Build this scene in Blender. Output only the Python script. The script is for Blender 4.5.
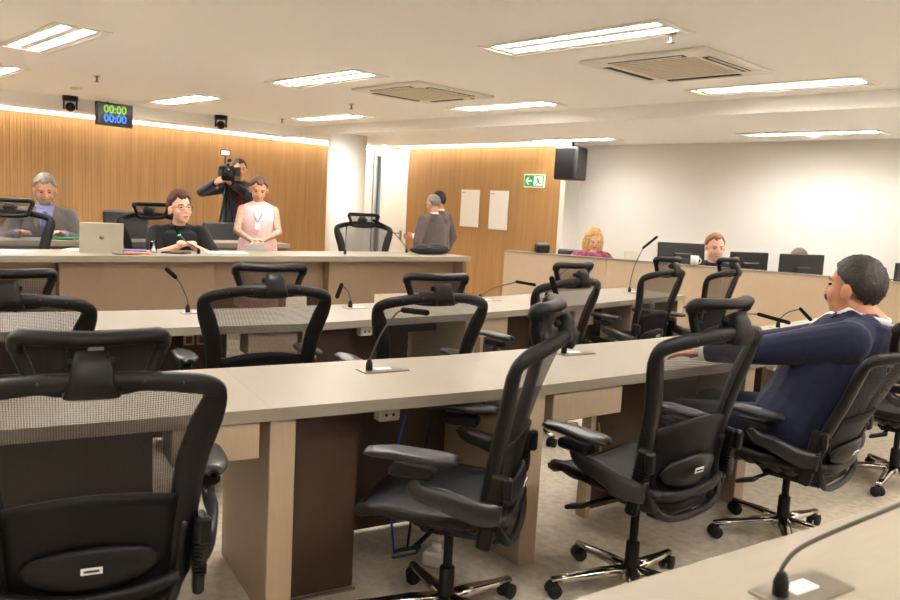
import bpy, bmesh, math, random
from mathutils import Vector, Matrix, Euler
R = math.radians
random.seed(7)
scene = bpy.context.scene
for o in list(bpy.data.objects):
    bpy.data.objects.remove(o)
col = scene.collection

# ------------------------------------------------------------------ camera, world, exposure
YAW = R(46)                      # the camera looks diagonally across the rectangular room
CAM_H = 1.42
cd = bpy.data.cameras.new('camera')
cd.sensor_width = 36.0
cd.lens = 36.0 * 785 / 900
cd.clip_start = 0.02
cd.dof.use_dof = True
cd.dof.focus_distance = 3.8
cd.dof.aperture_fstop = 4.5
cam = bpy.data.objects.new('camera', cd)
col.objects.link(cam)
cam.matrix_world = (Matrix.Translation((0, 0, CAM_H)) @ Matrix.Rotation(YAW, 4, 'Z')
                    @ Matrix.Rotation(R(90 - 6.8), 4, 'X') @ Matrix.Rotation(R(3.1), 4, 'Z'))
scene.camera = cam
w = bpy.data.worlds.new('world')
scene.world = w
w.use_nodes = True
w.node_tree.nodes['Background'].inputs[0].default_value = (0.9, 0.85, 0.75, 1)
w.node_tree.nodes['Background'].inputs[1].default_value = 0.05
scene.view_settings.view_transform = 'Standard'
scene.view_settings.look = 'None'
scene.view_settings.gamma = 1.0
scene.view_settings.use_curve_mapping = False
scene.view_settings.exposure = 1.5
TUBE = 28.0                      # radiance of the ceiling tubes
COVE = 2.6                       # radiance of the cove strips
CEIL, LOW = 2.46, 2.33

# ------------------------------------------------------------------ plan helpers
CS, SN = math.cos(YAW), math.sin(YAW)
def P(x, y, z=0.0):              # survey frame (x right of the camera axis, y ahead) -> room frame
    return Vector((CS * x - SN * y, SN * x + CS * y, z))
def rz(az):                      # heading (degrees clockwise from the camera axis) -> rotation z
    return YAW - R(az)

# ------------------------------------------------------------------ materials
def srgb(r, g, b):
    f = lambda c: ((c / 255 + 0.055) / 1.055) ** 2.4 if c > 10 else c / 255 / 12.92
    return (f(r), f(g), f(b), 1)
def mat(name, color, rough=0.5, metal=0.0, spec=0.5, noise=0.0, nscale=20.0, bump=0.0, bscale=60.0, stretch=None,
        emit=None, estr=0.0, sheen=0.0):
    m = bpy.data.materials.new(name)
    m.use_nodes = True
    nt = m.node_tree
    b = nt.nodes['Principled BSDF']
    c = color if len(color) == 4 else (*color, 1)
    b.inputs['Base Color'].default_value = c
    b.inputs['Roughness'].default_value = rough
    b.inputs['Metallic'].default_value = metal
    b.inputs['Specular IOR Level'].default_value = spec
    if sheen:
        b.inputs['Sheen Weight'].default_value = sheen
    if emit:
        b.inputs['Emission Color'].default_value = (*emit[:3], 1)
        b.inputs['Emission Strength'].default_value = estr
    if noise or bump:
        tc = nt.nodes.new('ShaderNodeTexCoord')
        mp = nt.nodes.new('ShaderNodeMapping')
        nt.links.new(tc.outputs['Object'], mp.inputs['Vector'])
        if stretch:
            mp.inputs['Scale'].default_value = stretch
    if noise:
        n = nt.nodes.new('ShaderNodeTexNoise')
        n.inputs['Scale'].default_value = nscale
        n.inputs['Detail'].default_value = 5
        nt.links.new(mp.outputs[0], n.inputs['Vector'])
        r = nt.nodes.new('ShaderNodeValToRGB')
        r.color_ramp.elements[0].position = 0.3
        r.color_ramp.elements[1].position = 0.7
        r.color_ramp.elements[0].color = (*[v * (1 - noise) for v in c[:3]], 1)
        r.color_ramp.elements[1].color = (*[min(1, v * (1 + noise)) for v in c[:3]], 1)
        nt.links.new(n.outputs['Fac'], r.inputs['Fac'])
        nt.links.new(r.outputs['Color'], b.inputs['Base Color'])
    if bump:
        n2 = nt.nodes.new('ShaderNodeTexNoise')
        n2.inputs['Scale'].default_value = bscale
        n2.inputs['Detail'].default_value = 3
        nt.links.new(mp.outputs[0], n2.inputs['Vector'])
        bp_ = nt.nodes.new('ShaderNodeBump')
        bp_.inputs['Strength'].default_value = bump
        bp_.inputs['Distance'].default_value = 0.01
        nt.links.new(n2.outputs['Fac'], bp_.inputs['Height'])
        nt.links.new(bp_.outputs['Normal'], b.inputs['Normal'])
    return m

M = {}
M['laminate'] = mat('beige_laminate', srgb(143, 133, 117), 0.42, noise=0.025, nscale=14, stretch=(1, 6, 6))
M['laminate_front'] = mat('taupe_laminate', srgb(180, 158, 132), 0.5, noise=0.03, nscale=14, stretch=(6, 6, 1))
M['dais_front_shaded'] = mat('taupe_laminate_shaded', srgb(134, 111, 88), 0.5, noise=0.03, nscale=14, stretch=(6, 6, 1))  # same laminate as the desk legs, darkened for the shade on the dais
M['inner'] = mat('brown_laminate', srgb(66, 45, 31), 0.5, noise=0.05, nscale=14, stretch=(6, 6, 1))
M['carpet'] = mat('carpet', srgb(204, 191, 170), 0.95, noise=0.16, nscale=26, bump=0.8, bscale=170, spec=0.1)
M['ceiling'] = mat('ceiling_paint', srgb(253, 251, 247), 0.9, spec=0.1)
M['wall'] = mat('cream_paint', srgb(233, 230, 223), 0.85, spec=0.15)
M['white'] = mat('white_paint', srgb(243, 240, 232), 0.6)
M['whitegloss'] = mat('white_plastic', srgb(236, 232, 222), 0.35)
M['grille'] = mat('grille_plastic', srgb(198, 178, 148), 0.6)
M['dark'] = mat('dark_slot', srgb(40, 34, 28), 0.7)
M['black'] = mat('black_plastic', srgb(14, 12, 11), 0.48, spec=0.28)
M['frame'] = mat('graphite_frame', srgb(18, 15, 14), 0.46, spec=0.25, bump=0.03, bscale=300)
M['panel'] = mat('black_panel', srgb(11, 9, 9), 0.55, spec=0.2)
M['pad'] = mat('arm_pad', srgb(32, 30, 29), 0.36, spec=0.5)
M['chrome'] = mat('polished_aluminium', srgb(205, 200, 192), 0.16, metal=1.0)
M['steel'] = mat('brushed_steel', srgb(150, 140, 128), 0.34, metal=0.9)
M['neck'] = mat('gooseneck_metal', srgb(84, 78, 74), 0.4, metal=.6)
M['rubber'] = mat('rubber', srgb(18, 17, 17), 0.7)
M['blue'] = mat('blue_band', srgb(30, 60, 190), 0.4)
M['tag'] = mat('paper_tag', srgb(230, 228, 222), 0.6)
M['ink'] = mat('ink', srgb(40, 40, 42), 0.6)
M['paper'] = mat('paper', srgb(240, 238, 232), 0.7)
M['green'] = mat('exit_green', srgb(20, 120, 62), 0.5, emit=srgb(20, 130, 66), estr=0.25)
M['signwhite'] = mat('sign_white', srgb(240, 240, 225), 0.5, emit=srgb(240, 240, 225), estr=0.2)
M['foam'] = mat('mic_foam', srgb(22, 20, 20), 0.9, bump=0.5, bscale=400, spec=0.1)
M['screen'] = mat('screen_black', srgb(14, 14, 16), 0.25)
M['moncase'] = mat('monitor_case', srgb(34, 31, 30), 0.5)
M['silver'] = mat('laptop_silver', srgb(206, 200, 182), 0.4, metal=0.25)
M['tube'] = mat('tube_glow', (1, 1, 1), emit=(1.0, 0.975, 0.945), estr=TUBE)
M['cove'] = mat('cove_glow', (1, 1, 1), emit=(1.0, 0.92, 0.80), estr=COVE)
M['digit_green'] = mat('digits_green', (0, 0, 0), emit=srgb(150, 210, 50), estr=.42)
M['digit_blue'] = mat('digits_blue', (0, 0, 0), emit=srgb(40, 130, 240), estr=.5)
M['ledgreen'] = mat('led_green', (0, .1, 0), emit=(0.05, .8, .25), estr=1.5)
M['ledpanel'] = mat('led_panel', srgb(220, 220, 205), 0.5, emit=srgb(225, 225, 205), estr=0.4)
M['corridor'] = mat('corridor_paint', srgb(150, 176, 186), 0.7)
M['corrgreen'] = mat('corridor_green', srgb(84, 110, 96), 0.7)
M['brown'] = mat('brown_leather', srgb(70, 44, 30), 0.5)
M['purple'] = mat('folder_purple', srgb(86, 70, 150), 0.5)
M['orange'] = mat('folder_orange', srgb(210, 120, 60), 0.5)
M['yellow'] = mat('yellow_cable', srgb(190, 160, 40), 0.5)
M['redsock'] = mat('socket_red', srgb(110, 40, 36), 0.5)

def wood_mat(name, c1, c2, sx, sz):
    m = bpy.data.materials.new(name)
    m.use_nodes = True
    nt = m.node_tree
    b = nt.nodes['Principled BSDF']
    tc = nt.nodes.new('ShaderNodeTexCoord')
    mp = nt.nodes.new('ShaderNodeMapping')
    mp.inputs['Scale'].default_value = (sx, sx, sz)
    nt.links.new(tc.outputs['Object'], mp.inputs['Vector'])
    n = nt.nodes.new('ShaderNodeTexNoise')
    n.inputs['Scale'].default_value = 3.0
    n.inputs['Detail'].default_value = 6
    n.inputs['Roughness'].default_value = 0.65
    nt.links.new(mp.outputs[0], n.inputs['Vector'])
    r = nt.nodes.new('ShaderNodeValToRGB')
    r.color_ramp.elements[0].position = 0.32
    r.color_ramp.elements[1].position = 0.68
    r.color_ramp.elements[0].color = c1
    r.color_ramp.elements[1].color = c2
    nt.links.new(n.outputs['Fac'], r.inputs['Fac'])
    nt.links.new(r.outputs['Color'], b.inputs['Base Color'])
    b.inputs['Roughness'].default_value = 0.5
    b.inputs['Specular IOR Level'].default_value = 0.35
    return m
M['wood'] = wood_mat('honey_veneer', srgb(144, 106, 64), srgb(166, 127, 80), 6, 0.25)
M['wood2'] = wood_mat('honey_veneer_panel', srgb(156, 117, 71), srgb(172, 132, 84), 9, 0.25)

def mesh_fabric(name, base, pitch, color):
    m = bpy.data.materials.new(name)
    m.use_nodes = True
    nt = m.node_tree
    b = nt.nodes['Principled BSDF']
    b.inputs['Base Color'].default_value = color
    b.inputs['Roughness'].default_value = 0.6
    tc = nt.nodes.new('ShaderNodeTexCoord')
    sep = nt.nodes.new('ShaderNodeSeparateXYZ')
    nt.links.new(tc.outputs['Object'], sep.inputs[0])
    def mth(op, a, bb=None):
        n = nt.nodes.new('ShaderNodeMath')
        n.operation = op
        for i, v in enumerate((a, bb)):
            if v is None: continue
            if isinstance(v, (int, float)): n.inputs[i].default_value = v
            else: nt.links.new(v, n.inputs[i])
        return n.outputs[0]
    k = 2 * math.pi / pitch
    s1 = mth('SINE', mth('MULTIPLY', mth('ADD', sep.outputs[0], sep.outputs[2]), k))
    s2 = mth('SINE', mth('MULTIPLY', mth('SUBTRACT', sep.outputs[0], sep.outputs[2]), k))
    dot = mth('GREATER_THAN', mth('MULTIPLY', s1, s2), 0.28)
    fac = mth('ADD', mth('MULTIPLY', dot, 1 - base), base)
    tr = nt.nodes.new('ShaderNodeBsdfTransparent')
    mx = nt.nodes.new('ShaderNodeMixShader')
    nt.links.new(fac, mx.inputs[0])
    nt.links.new(tr.outputs[0], mx.inputs[1])
    nt.links.new(b.outputs[0], mx.inputs[2])
    nt.links.new(mx.outputs[0], nt.nodes['Material Output'].inputs[0])
    return m
M['mesh'] = mesh_fabric('back_mesh_weave', 0.38, 0.012, srgb(24, 20, 18))
M['seatmesh'] = mat('seat_weave', srgb(18, 16, 16), 0.6, noise=0.3, nscale=160, bump=0.4, bscale=220)
def glass_mat(name, tint, rough=0.02):
    m = bpy.data.materials.new(name)
    m.use_nodes = True
    b = m.node_tree.nodes['Principled BSDF']
    b.inputs['Base Color'].default_value = tint
    b.inputs['Transmission Weight'].default_value = 1.0
    b.inputs['Roughness'].default_value = rough
    b.inputs['IOR'].default_value = 1.3
    return m
M['glass'] = glass_mat('clear_glass', (0.9, 0.97, 1, 1))

# ------------------------------------------------------------------ mesh builder
def V3(p): return Vector(p)
def catmull(pts, n, closed=False):
    pts = [Vector(p) for p in pts]
    out = []
    L = len(pts)
    segs = L if closed else L - 1
    for i in range(segs):
        if closed:
            p0, p1, p2, p3 = pts[(i - 1) % L], pts[i], pts[(i + 1) % L], pts[(i + 2) % L]
        else:
            p1, p2 = pts[i], pts[i + 1]
            p0 = pts[i - 1] if i > 0 else p1 * 2 - p2
            p3 = pts[i + 2] if i + 2 < L else p2 * 2 - p1
        for k in range(n):
            t = k / n
            out.append(0.5 * ((2 * p1) + (p2 - p0) * t + (2 * p0 - 5 * p1 + 4 * p2 - p3) * t * t
                              + (3 * p1 - p0 - 3 * p2 + p3) * t ** 3))
    if not closed: out.append(pts[-1])
    return out

class MB:
    def __init__(s):
        s.v, s.f, s.smooth, s.mi = [], [], [], []
    def add(s, vs, fs, smooth=False, mi=0):
        o = len(s.v)
        s.v += [tuple(v) for v in vs]
        for f in fs:
            s.f.append([i + o for i in f]); s.smooth.append(smooth); s.mi.append(mi)
        return s
    def box(s, c, size, rot=None, bev=0.0, mi=0):
        hx, hy, hz = [d / 2 for d in size]
        c = Vector(c)
        if bev <= 0:
            vs = [Vector((x, y, z)) for x in (-hx, hx) for y in (-hy, hy) for z in (-hz, hz)]
            fs = [(0, 1, 3, 2), (4, 6, 7, 5), (0, 4, 5, 1), (2, 3, 7, 6), (0, 2, 6, 4), (1, 5, 7, 3)]
        else:
            b = min(bev, hx * .9, hy * .9, hz * .9)
            vs, idx = [], {}
            for sx in (-1, 1):
                for sy in (-1, 1):
                    for sz in (-1, 1):
                        for ax in range(3):
                            q = [sx * (hx - b), sy * (hy - b), sz * (hz - b)]
                            q[ax] = (sx * hx, sy * hy, sz * hz)[ax]
                            idx[(sx, sy, sz, ax)] = len(vs); vs.append(Vector(q))
            fs = []
            sg = (-1, 1)
            for ax in range(3):
                o1, o2 = [a for a in range(3) if a != ax]
                for sa in sg:
                    q = []
                    for (a, bb) in ((-1, -1), (1, -1), (1, 1), (-1, 1)):
                        k = [0, 0, 0]; k[ax] = sa; k[o1] = a; k[o2] = bb
                        q.append(idx[(*k, ax)])
                    fs.append(q)
            for ax in range(3):
                o1, o2 = [a for a in range(3) if a != ax]
                for a in sg:
                    for bb in sg:
                        k0 = [0, 0, 0]; k0[o1] = a; k0[o2] = bb
                        k1 = list(k0); k0[ax] = -1; k1[ax] = 1
                        fs.append([idx[(*k0, o1)], idx[(*k1, o1)], idx[(*k1, o2)], idx[(*k0, o2)]])
            for a in sg:
                for bb in sg:
                    for c2 in sg:
                        fs.append([idx[(a, bb, c2, 0)], idx[(a, bb, c2, 1)], idx[(a, bb, c2, 2)]])
        if rot is not None: vs = [rot @ v for v in vs]
        return s.add([v + c for v in vs], fs, False, mi)
    def prism(s, poly, z0, z1, mi=0):
        n = len(poly)
        vs = [(p[0], p[1], z0) for p in poly] + [(p[0], p[1], z1) for p in poly]
        fs = [list(range(n))[::-1], [i + n for i in range(n)]]
        fs += [(i, (i + 1) % n, n + (i + 1) % n, n + i) for i in range(n)]
        return s.add(vs, fs, False, mi)
    def sweep(s, path, ra, rb=None, ref=(0, 0, 1), n=10, closed=False, caps=True, mi=0, power=1.0):
        path = [Vector(p) for p in path]
        L = len(path)
        rb = ra if rb is None else rb
        ra = ra if isinstance(ra, (list, tuple)) else [ra] * L
        rb = rb if isinstance(rb, (list, tuple)) else [rb] * L
        def at(a, i):
            t = i / max(1, (L - 1 if not closed else L)) * (len(a) - 1 if not closed else len(a))
            k = int(t); fr = t - k
            if closed: return a[k % len(a)] * (1 - fr) + a[(k + 1) % len(a)] * fr
            k = min(k, len(a) - 1)
            return a[k] * (1 - fr) + a[min(k + 1, len(a) - 1)] * fr
        vs, fs = [], []
        ref = Vector(ref)
        for i in range(L):
            if closed: t = path[(i + 1) % L] - path[i - 1]
            else: t = path[min(i + 1, L - 1)] - path[max(i - 1, 0)]
            t.normalize()
            b = ref - ref.dot(t) * t
            if b.length < 1e-3: b = Vector((1, 0, 0)) - t.x * t
            b.normalize()
            a = t.cross(b)
            A, B = at(ra, i), at(rb, i)
            for k in range(n):
                an = 2 * math.pi * k / n
                cx, cy = math.cos(an), math.sin(an)
                if power != 1.0:
                    cx = math.copysign(abs(cx) ** power, cx); cy = math.copysign(abs(cy) ** power, cy)
                vs.append(path[i] + a * (A * cx) + b * (B * cy))
        rings = L if closed else L - 1
        for i in range(rings):
            j = (i + 1) % L
            for k in range(n):
                k2 = (k + 1) % n
                fs.append((i * n + k, i * n + k2, j * n + k2, j * n + k))
        if caps and not closed:
            fs.append(list(range(n))[::-1]); fs.append([(L - 1) * n + k for k in range(n)])
        return s.add(vs, fs, True, mi)
    def cap(s, p0, p1, r0, r1, n=12, mi=0):
        p0, p1 = Vector(p0), Vector(p1)
        d = p1 - p0
        if d.length < 1e-6: d = Vector((0, 0, 1e-4))
        u = d.normalized()
        path, rad = [], []
        for k in range(4):
            a = math.pi / 2 * (1 - k / 4 - 0.001)
            path.append(p0 - u * r0 * math.sin(a)); rad.append(max(1e-4, r0 * math.cos(a)))
        path += [p0, p1]; rad += [r0, r1]
        for k in range(1, 5):
            a = math.pi / 2 * (k / 4 - 0.001)
            path.append(p1 + u * r1 * math.sin(a)); rad.append(max(1e-4, r1 * math.cos(a)))
        ref = (0, 0, 1) if abs(u.z) < .9 else (1, 0, 0)
        return s.sweep(path, rad, None, ref, n, mi=mi)
    def ell(s, c, r, rot=None, nu=16, nv=10, mi=0, fn=None):
        c = Vector(c)
        vs, fs = [], []
        for i in range(nv + 1):
            th = math.pi * i / nv
            for k in range(nu):
                ph = 2 * math.pi * k / nu
                d = Vector((math.sin(th) * math.cos(ph), math.sin(th) * math.sin(ph), math.cos(th)))
                g = fn(d) if fn else 1.0
                q = Vector((d.x * r[0] * g, d.y * r[1] * g, d.z * r[2] * g))
                if rot is not None: q = rot @ q
                vs.append(q + c)
        for i in range(nv):
            for k in range(nu):
                k2 = (k + 1) % nu
                if i == 0: fs.append((k, nu + k, nu + k2))
                elif i == nv - 1: fs.append((i * nu + k, (i + 1) * nu + k, i * nu + k2))
                else: fs.append((i * nu + k, (i + 1) * nu + k, (i + 1) * nu + k2, i * nu + k2))
        return s.add(vs, fs, True, mi)
    def cyl(s, p0, p1, r0, r1=None, n=16, mi=0):
        r1 = r0 if r1 is None else r1
        u = (Vector(p1) - Vector(p0)).normalized()
        return s.sweep([p0, p1], [r0, r1], None, (0, 0, 1) if abs(u.z) < .9 else (1, 0, 0), n, mi=mi)
    def lathe(s, prof, c=(0, 0, 0), n=20, mi=0):
        vs, fs = [], []
        for r, z in prof:
            for k in range(n):
                a = 2 * math.pi * k / n
                vs.append((c[0] + r * math.cos(a), c[1] + r * math.sin(a), c[2] + z))
        for i in range(len(prof) - 1):
            for k in range(n):
                fs.append((i * n + k, i * n + (k + 1) % n, (i + 1) * n + (k + 1) % n, (i + 1) * n + k))
        fs.append(list(range(n))[::-1]); fs.append([(len(prof) - 1) * n + k for k in range(n)])
        return s.add(vs, fs, True, mi)
    def grid(s, fn, nu, nv, th=0.0, mi=0):
        """surface fn(u,v); with th a closed slab of that thickness along -normal"""
        pts = [[Vector(fn(i / nu, j / nv)) for j in range(nv + 1)] for i in range(nu + 1)]
        vs = [p for r_ in pts for p in r_]
        W = nv + 1
        fs = [(i * W + j, (i + 1) * W + j, (i + 1) * W + j + 1, i * W + j + 1) for i in range(nu) for j in range(nv)]
        if th:
            N = len(vs)
            for i in range(nu + 1):
                for j in range(nv + 1):
                    du = pts[min(i + 1, nu)][j] - pts[max(i - 1, 0)][j]
                    dv = pts[i][min(j + 1, nv)] - pts[i][max(j - 1, 0)]
                    nn = du.cross(dv); nn.normalize()
                    vs.append(pts[i][j] - nn * th)
            fs += [tuple(N + k for k in f[::-1]) for f in list(fs)]
            for i in range(nu):
                fs.append((i * W, N + i * W, N + (i + 1) * W, (i + 1) * W))
                fs.append((i * W + nv, (i + 1) * W + nv, N + (i + 1) * W + nv, N + i * W + nv))
            for j in range(nv):
                fs.append((j, j + 1, N + j + 1, N + j))
                fs.append((nu * W + j, N + nu * W + j, N + nu * W + j + 1, nu * W + j + 1))
        return s.add(vs, fs, True, mi)
    def mesh(s, name, *mats, angle=None):
        me = bpy.data.meshes.new(name)
        me.from_pydata(s.v, [], s.f)
        for m in mats: me.materials.append(m)
        me.polygons.foreach_set('use_smooth', s.smooth)
        me.polygons.foreach_set('material_index', s.mi)
        bm = bmesh.new(); bm.from_mesh(me)
        bmesh.ops.recalc_face_normals(bm, faces=bm.faces)
        bm.to_mesh(me); bm.free()
        me.update()
        return me
    def build(s, name, m, parent=None, loc=(0, 0, 0), rot=0.0):
        ms = m if isinstance(m, (list, tuple)) else [m]
        return link(name, s.mesh(name, *ms), parent, loc, rot)

def link(name, me, parent=None, loc=(0, 0, 0), rot=0.0):
    o = bpy.data.objects.new(name, me)
    col.objects.link(o)
    o.location = loc
    o.rotation_euler = (0, 0, rot) if not isinstance(rot, (tuple, Euler)) else rot
    if parent: o.parent = parent
    return o
def tag(o, label, cat, group=None):
    o['label'] = label; o['category'] = cat
    if group: o['group'] = group
    return o
def thing(name, label, cat, loc=(0, 0, 0), rot=0.0, group=None):
    o = bpy.data.objects.new(name, None)
    o.empty_display_size = 0.1
    col.objects.link(o)
    o.location = loc; o.rotation_euler = (0, 0, rot)
    return tag(o, label, cat, group)
def struct(o, label=None):
    o['kind'] = 'structure'
    if label: o['label'] = label
    return o
def one(kind, *a, **k):
    mb = MB(); getattr(mb, kind)(*a, **k); return mb

# ------------------------------------------------------------------ the room (room frame: u = world x, v = world y)
U0, U1, VB, VM, VW, VF = -10.75, 4.2, 6.47, 8.42, 8.72, -4.2
struct(one('box', ((U0 + U1) / 2 - 1, (VF + VW) / 2 + 1, -0.05), (U1 - U0 + 3, VW - VF + 4, 0.1)).build('floor', M['carpet']), 'grey beige carpet floor')

# fixtures: (u, v, ceiling height); the grid carries on over the camera
LIGHTS = [(-6.25, 1.9, CEIL), (-3.05, 3.9, CEIL), (-2.76, 6.0, CEIL), (-5.58, 6.0, CEIL), (-5.88, 4.0, CEIL),
          (-8.75, 4.1, CEIL), (-8.5, 5.9, CEIL), (-8.72, 2.1, CEIL), (-3.0, 1.9, CEIL), (0.1, 3.95, CEIL), (0.1, 6.0, CEIL),
          (0.1, 1.9, CEIL), (-6.1, -0.2, CEIL), (-3.0, -0.2, CEIL), (0.1, -0.2, CEIL), (-8.7, -0.2, CEIL), (3.0, 4.0, CEIL),
          (3.0, 1.9, CEIL), (-3.0, -2.3, CEIL), (0.1, -2.3, CEIL),
          (-3.3, 8.0, LOW), (-6.25, 7.98, LOW), (-0.3, 8.0, LOW), (2.7, 8.0, LOW)]
LW, LL, LD = 0.34, 1.30, 0.075   # hole width (v), length (u), depth
def ceiling_slab(name, u0, u1, v0, v1, z, th, holes, m):
    us = sorted({u0, u1, *[h[0] for h in holes], *[h[1] for h in holes]})
    vs = sorted({v0, v1, *[h[2] for h in holes], *[h[3] for h in holes]})
    mb = MB()
    for a, b in zip(us, us[1:]):
        run = None
        for c, d in zip(vs, vs[1:]):
            mu, mv = (a + b) / 2, (c + d) / 2
            hole = any(h[0] < mu < h[1] and h[2] < mv < h[3] for h in holes)
            if hole:
                if run: mb.box(((a + b) / 2, (run[0] + run[1]) / 2, z + th / 2), (b - a, run[1] - run[0], th)); run = None
            else:
                run = (run[0], d) if run else (c, d)
        if run: mb.box(((a + b) / 2, (run[0] + run[1]) / 2, z + th / 2), (b - a, run[1] - run[0], th))
    return struct(mb.build(name, m))
def holes_at(z):
    return [(u - LL / 2, u + LL / 2, v - LW / 2, v + LW / 2) for u, v, zz in LIGHTS if zz == z]
ceiling_slab('ceiling', U0, U1, VF, VB + 0.019, CEIL, 0.1, holes_at(CEIL), M['ceiling'])['label'] = 'cream plaster ceiling with recessed lights'
ceiling_slab('ceiling_lower', U0, U1, VB + .021, VW + .1, LOW, 0.1, holes_at(LOW), M['ceiling'])['label'] = 'lower ceiling strip along the white wall'
struct(one('box', ((U0 + U1) / 2, VB + 0.01, (CEIL + LOW) / 2), (U1 - U0, 0.02, CEIL - LOW)).build('trim_1', M['ceiling']), 'step between the two ceiling heights')
struct(one('box', ((U0 + U1) / 2, (VF + VW) / 2, CEIL + .22), (U1 - U0 + .6, VW - VF + .8, .04)).build('ceiling_deck', M['dark']))
# left wall: ribbed honey veneer, soffit, cove strip
wl = struct(one('box', (U0 - 0.06, (VF + 7.6) / 2, CEIL / 2), (0.1, 7.6 - VF, CEIL)).build('wall_left', M['wood']), 'honey wood wall with fine vertical ribs')
mb = MB()
n = int((7.6 - VF) / 0.04)
for i in range(n):
    d = 0.006 + 0.0015 * ((i * 7) % 3)
    mb.box((U0 - 0.01 + d / 2, VF + 0.02 + i * 0.04, 1.14), (d + .004, 0.0372 + .0012 * ((i * 5) % 3), 2.27))
o = mb.build('wood_ribs', M['wood'], wl); o['kind'] = 'stuff'; o['label'] = 'fine vertical wood ribs'
struct(one('box', (U0 + 0.36, (VF + VB) / 2, (2.31 + CEIL) / 2), (0.68, VB - VF, CEIL - 2.31)).build('trim_2', M['ceiling']), 'plaster soffit over the wood wall')
struct(one('box', (U0 + 0.15, (VF + 8.3) / 2, 2.297), (0.22, 8.3 - VF, 0.02)).build('trim_3', M['cove']), 'glowing light strip along the top of the wood wall')
# corner: white return, glass sidelight, white door
wc = struct(one('box', (U0 - 0.06, 8.0, CEIL / 2), (0.1, 0.8, CEIL)).build('wall_corner', M['white']))
# far wall of wood veneer panels
wf = struct(one('box', ((-9.85 - 6.62) / 2, VM + 0.07, LOW / 2), (9.85 - 6.62, 0.1, LOW)).build('wall_far', M['wood2']), 'honey wood wall of wide vertical panels')
npan = 6
pw = (9.85 - 6.62) / npan
me = one('box', (0, 0, 0), (pw - 0.003, 0.018, LOW - 0.02), bev=0.001).mesh('panel', M['wood2'])
for i in range(npan):
    link('panel', me, wf, (-9.85 + pw * (i + .5), VM + 0.0115, LOW / 2))
struct(one('box', ((-9.85 - 6.55) / 2, VM - 0.12, LOW - 0.011), (9.85 - 6.55, 0.2, 0.02)).build('trim_4', M['cove']), 'glowing light strip over the far wood wall')
wr = struct(one('box', ((-6.8 + U1) / 2, VW + 0.05, LOW / 2 + .1), (U1 + 6.8, 0.1, LOW + .2)).build('wall_right', M['wall']), 'white wall behind the technicians')
struct(one('box', (-6.645, (VM + VW) / 2 + .04, LOW / 2), (0.08, VW - VM + .13, LOW - .002)).build('wall_return', M['wall']))
struct(one('box', (U1 + .05, (VF + VW) / 2, CEIL / 2 + .05), (0.1, VW - VF + .2, CEIL + .3)).build('wall_side', M['wall']))
struct(one('box', ((U0 + U1) / 2, VF - .05, CEIL / 2 + .05), (U1 - U0 + .2, 0.1, CEIL + .3)).build('wall_back', M['wall']))
# column
cm = MB(); cm.lathe([(0.27, 0.0), (0.27, LOW)], n=40)
struct(cm.build('column', M['white'], None, (-9.19, 6.70, 0)), 'round white column beside the wood wall')
# door and glass sidelight
dr = thing('door_1', 'white door leaf with steel lever handle beside far wood wall', 'door', (-10.2, VM, 0))
del dr['category']; dr['kind'] = 'structure'
one('box', (0, 0.03, 1.12), (0.66, 0.05, 2.24), bev=.004).build('leaf', M['white'], dr)
one('box', (0, 0.07, 1.16), (0.72, 0.06, 2.32)).build('door_frame', M['white'], dr)
h = MB(); h.box((0.22, -0.004, 0.9), (0.05, 0.012, 0.16), bev=.003); h.cyl((0.22, -0.01, 0.93), (0.22, -0.05, 0.93), 0.01); h.cyl((0.22, -0.045, 0.93), (0.08, -0.045, 0.93), 0.009)
h.build('handle', M['steel'], dr)
wn = struct(one('box', (-10.64, VM + .02, 1.15), (0.2, 0.012, 2.2)).build('window_1', M['glass']), 'glass sidelight next to the white door')
fr = MB(); fr.box((-10.735, VM + .02, 1.15), (0.03, 0.05, 2.3)); fr.box((-10.545, VM + .02, 1.15), (0.03, 0.05, 2.3)); fr.box((-10.64, VM + .02, 2.27), (0.2, 0.05, 0.06))
fr.build('window_frame', M['whitegloss'], wn)
struct(one('box', (-10.64, VM + 1.0, 1.2), (2.4, 0.06, 2.5)).build('wall_corridor', M['corridor']), 'pale blue corridor wall behind the glass')
one('box', (-10.95, VM + .95, 0.9), (0.5, 0.04, 1.8)).build('board', M['corrgreen'], bpy.data.objects['wall_corridor'])
struct(one('box', ((-9.85 + U0) / 2 , VM + .1, 2.33), (1.0, .16, .26)).build('trim_5', M['white']))
cl_ = thing('corridor_fill_light', 'unseen fill lamp added to brighten the corridor behind the glass sidelight', 'ceiling light', (-10.8, VM + .55, 2.3))  # unseen lamp, added so the corridor wall shows bright through the glass
one('box', (0, 0, 0), (.5, .3, .03), bev=.005).build('fill_body', M['whitegloss'], cl_)
one('box', (0, 0, -.018), (.44, .24, .006)).build('fill_face', mat('corridor_fill_glow', (1, 1, 1), emit=(.9, .97, 1), estr=26.0), cl_)
# dais
DZ = 0.16
def plan_poly(pts): return [P(*p) for p in pts]
dd = Vector((0.775, 0.632))               # run of the dais counter in the survey frame
dn = Vector((-0.632, 0.775))
DR = Vector((0.19, 8.2))                  # right front corner of the counter top
def dp(s, t): q = DR - dd * s + dn * t; return (q.x, q.y)   # s to the left, t towards the wall
struct(one('prism', plan_poly([dp(6.2, 0.18), dp(0.15, 0.18), dp(0.15, 2.6), dp(6.2, 3.6)]), 0.0, DZ).build('floor_dais', M['carpet']), 'low carpeted platform of the dais')

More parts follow.
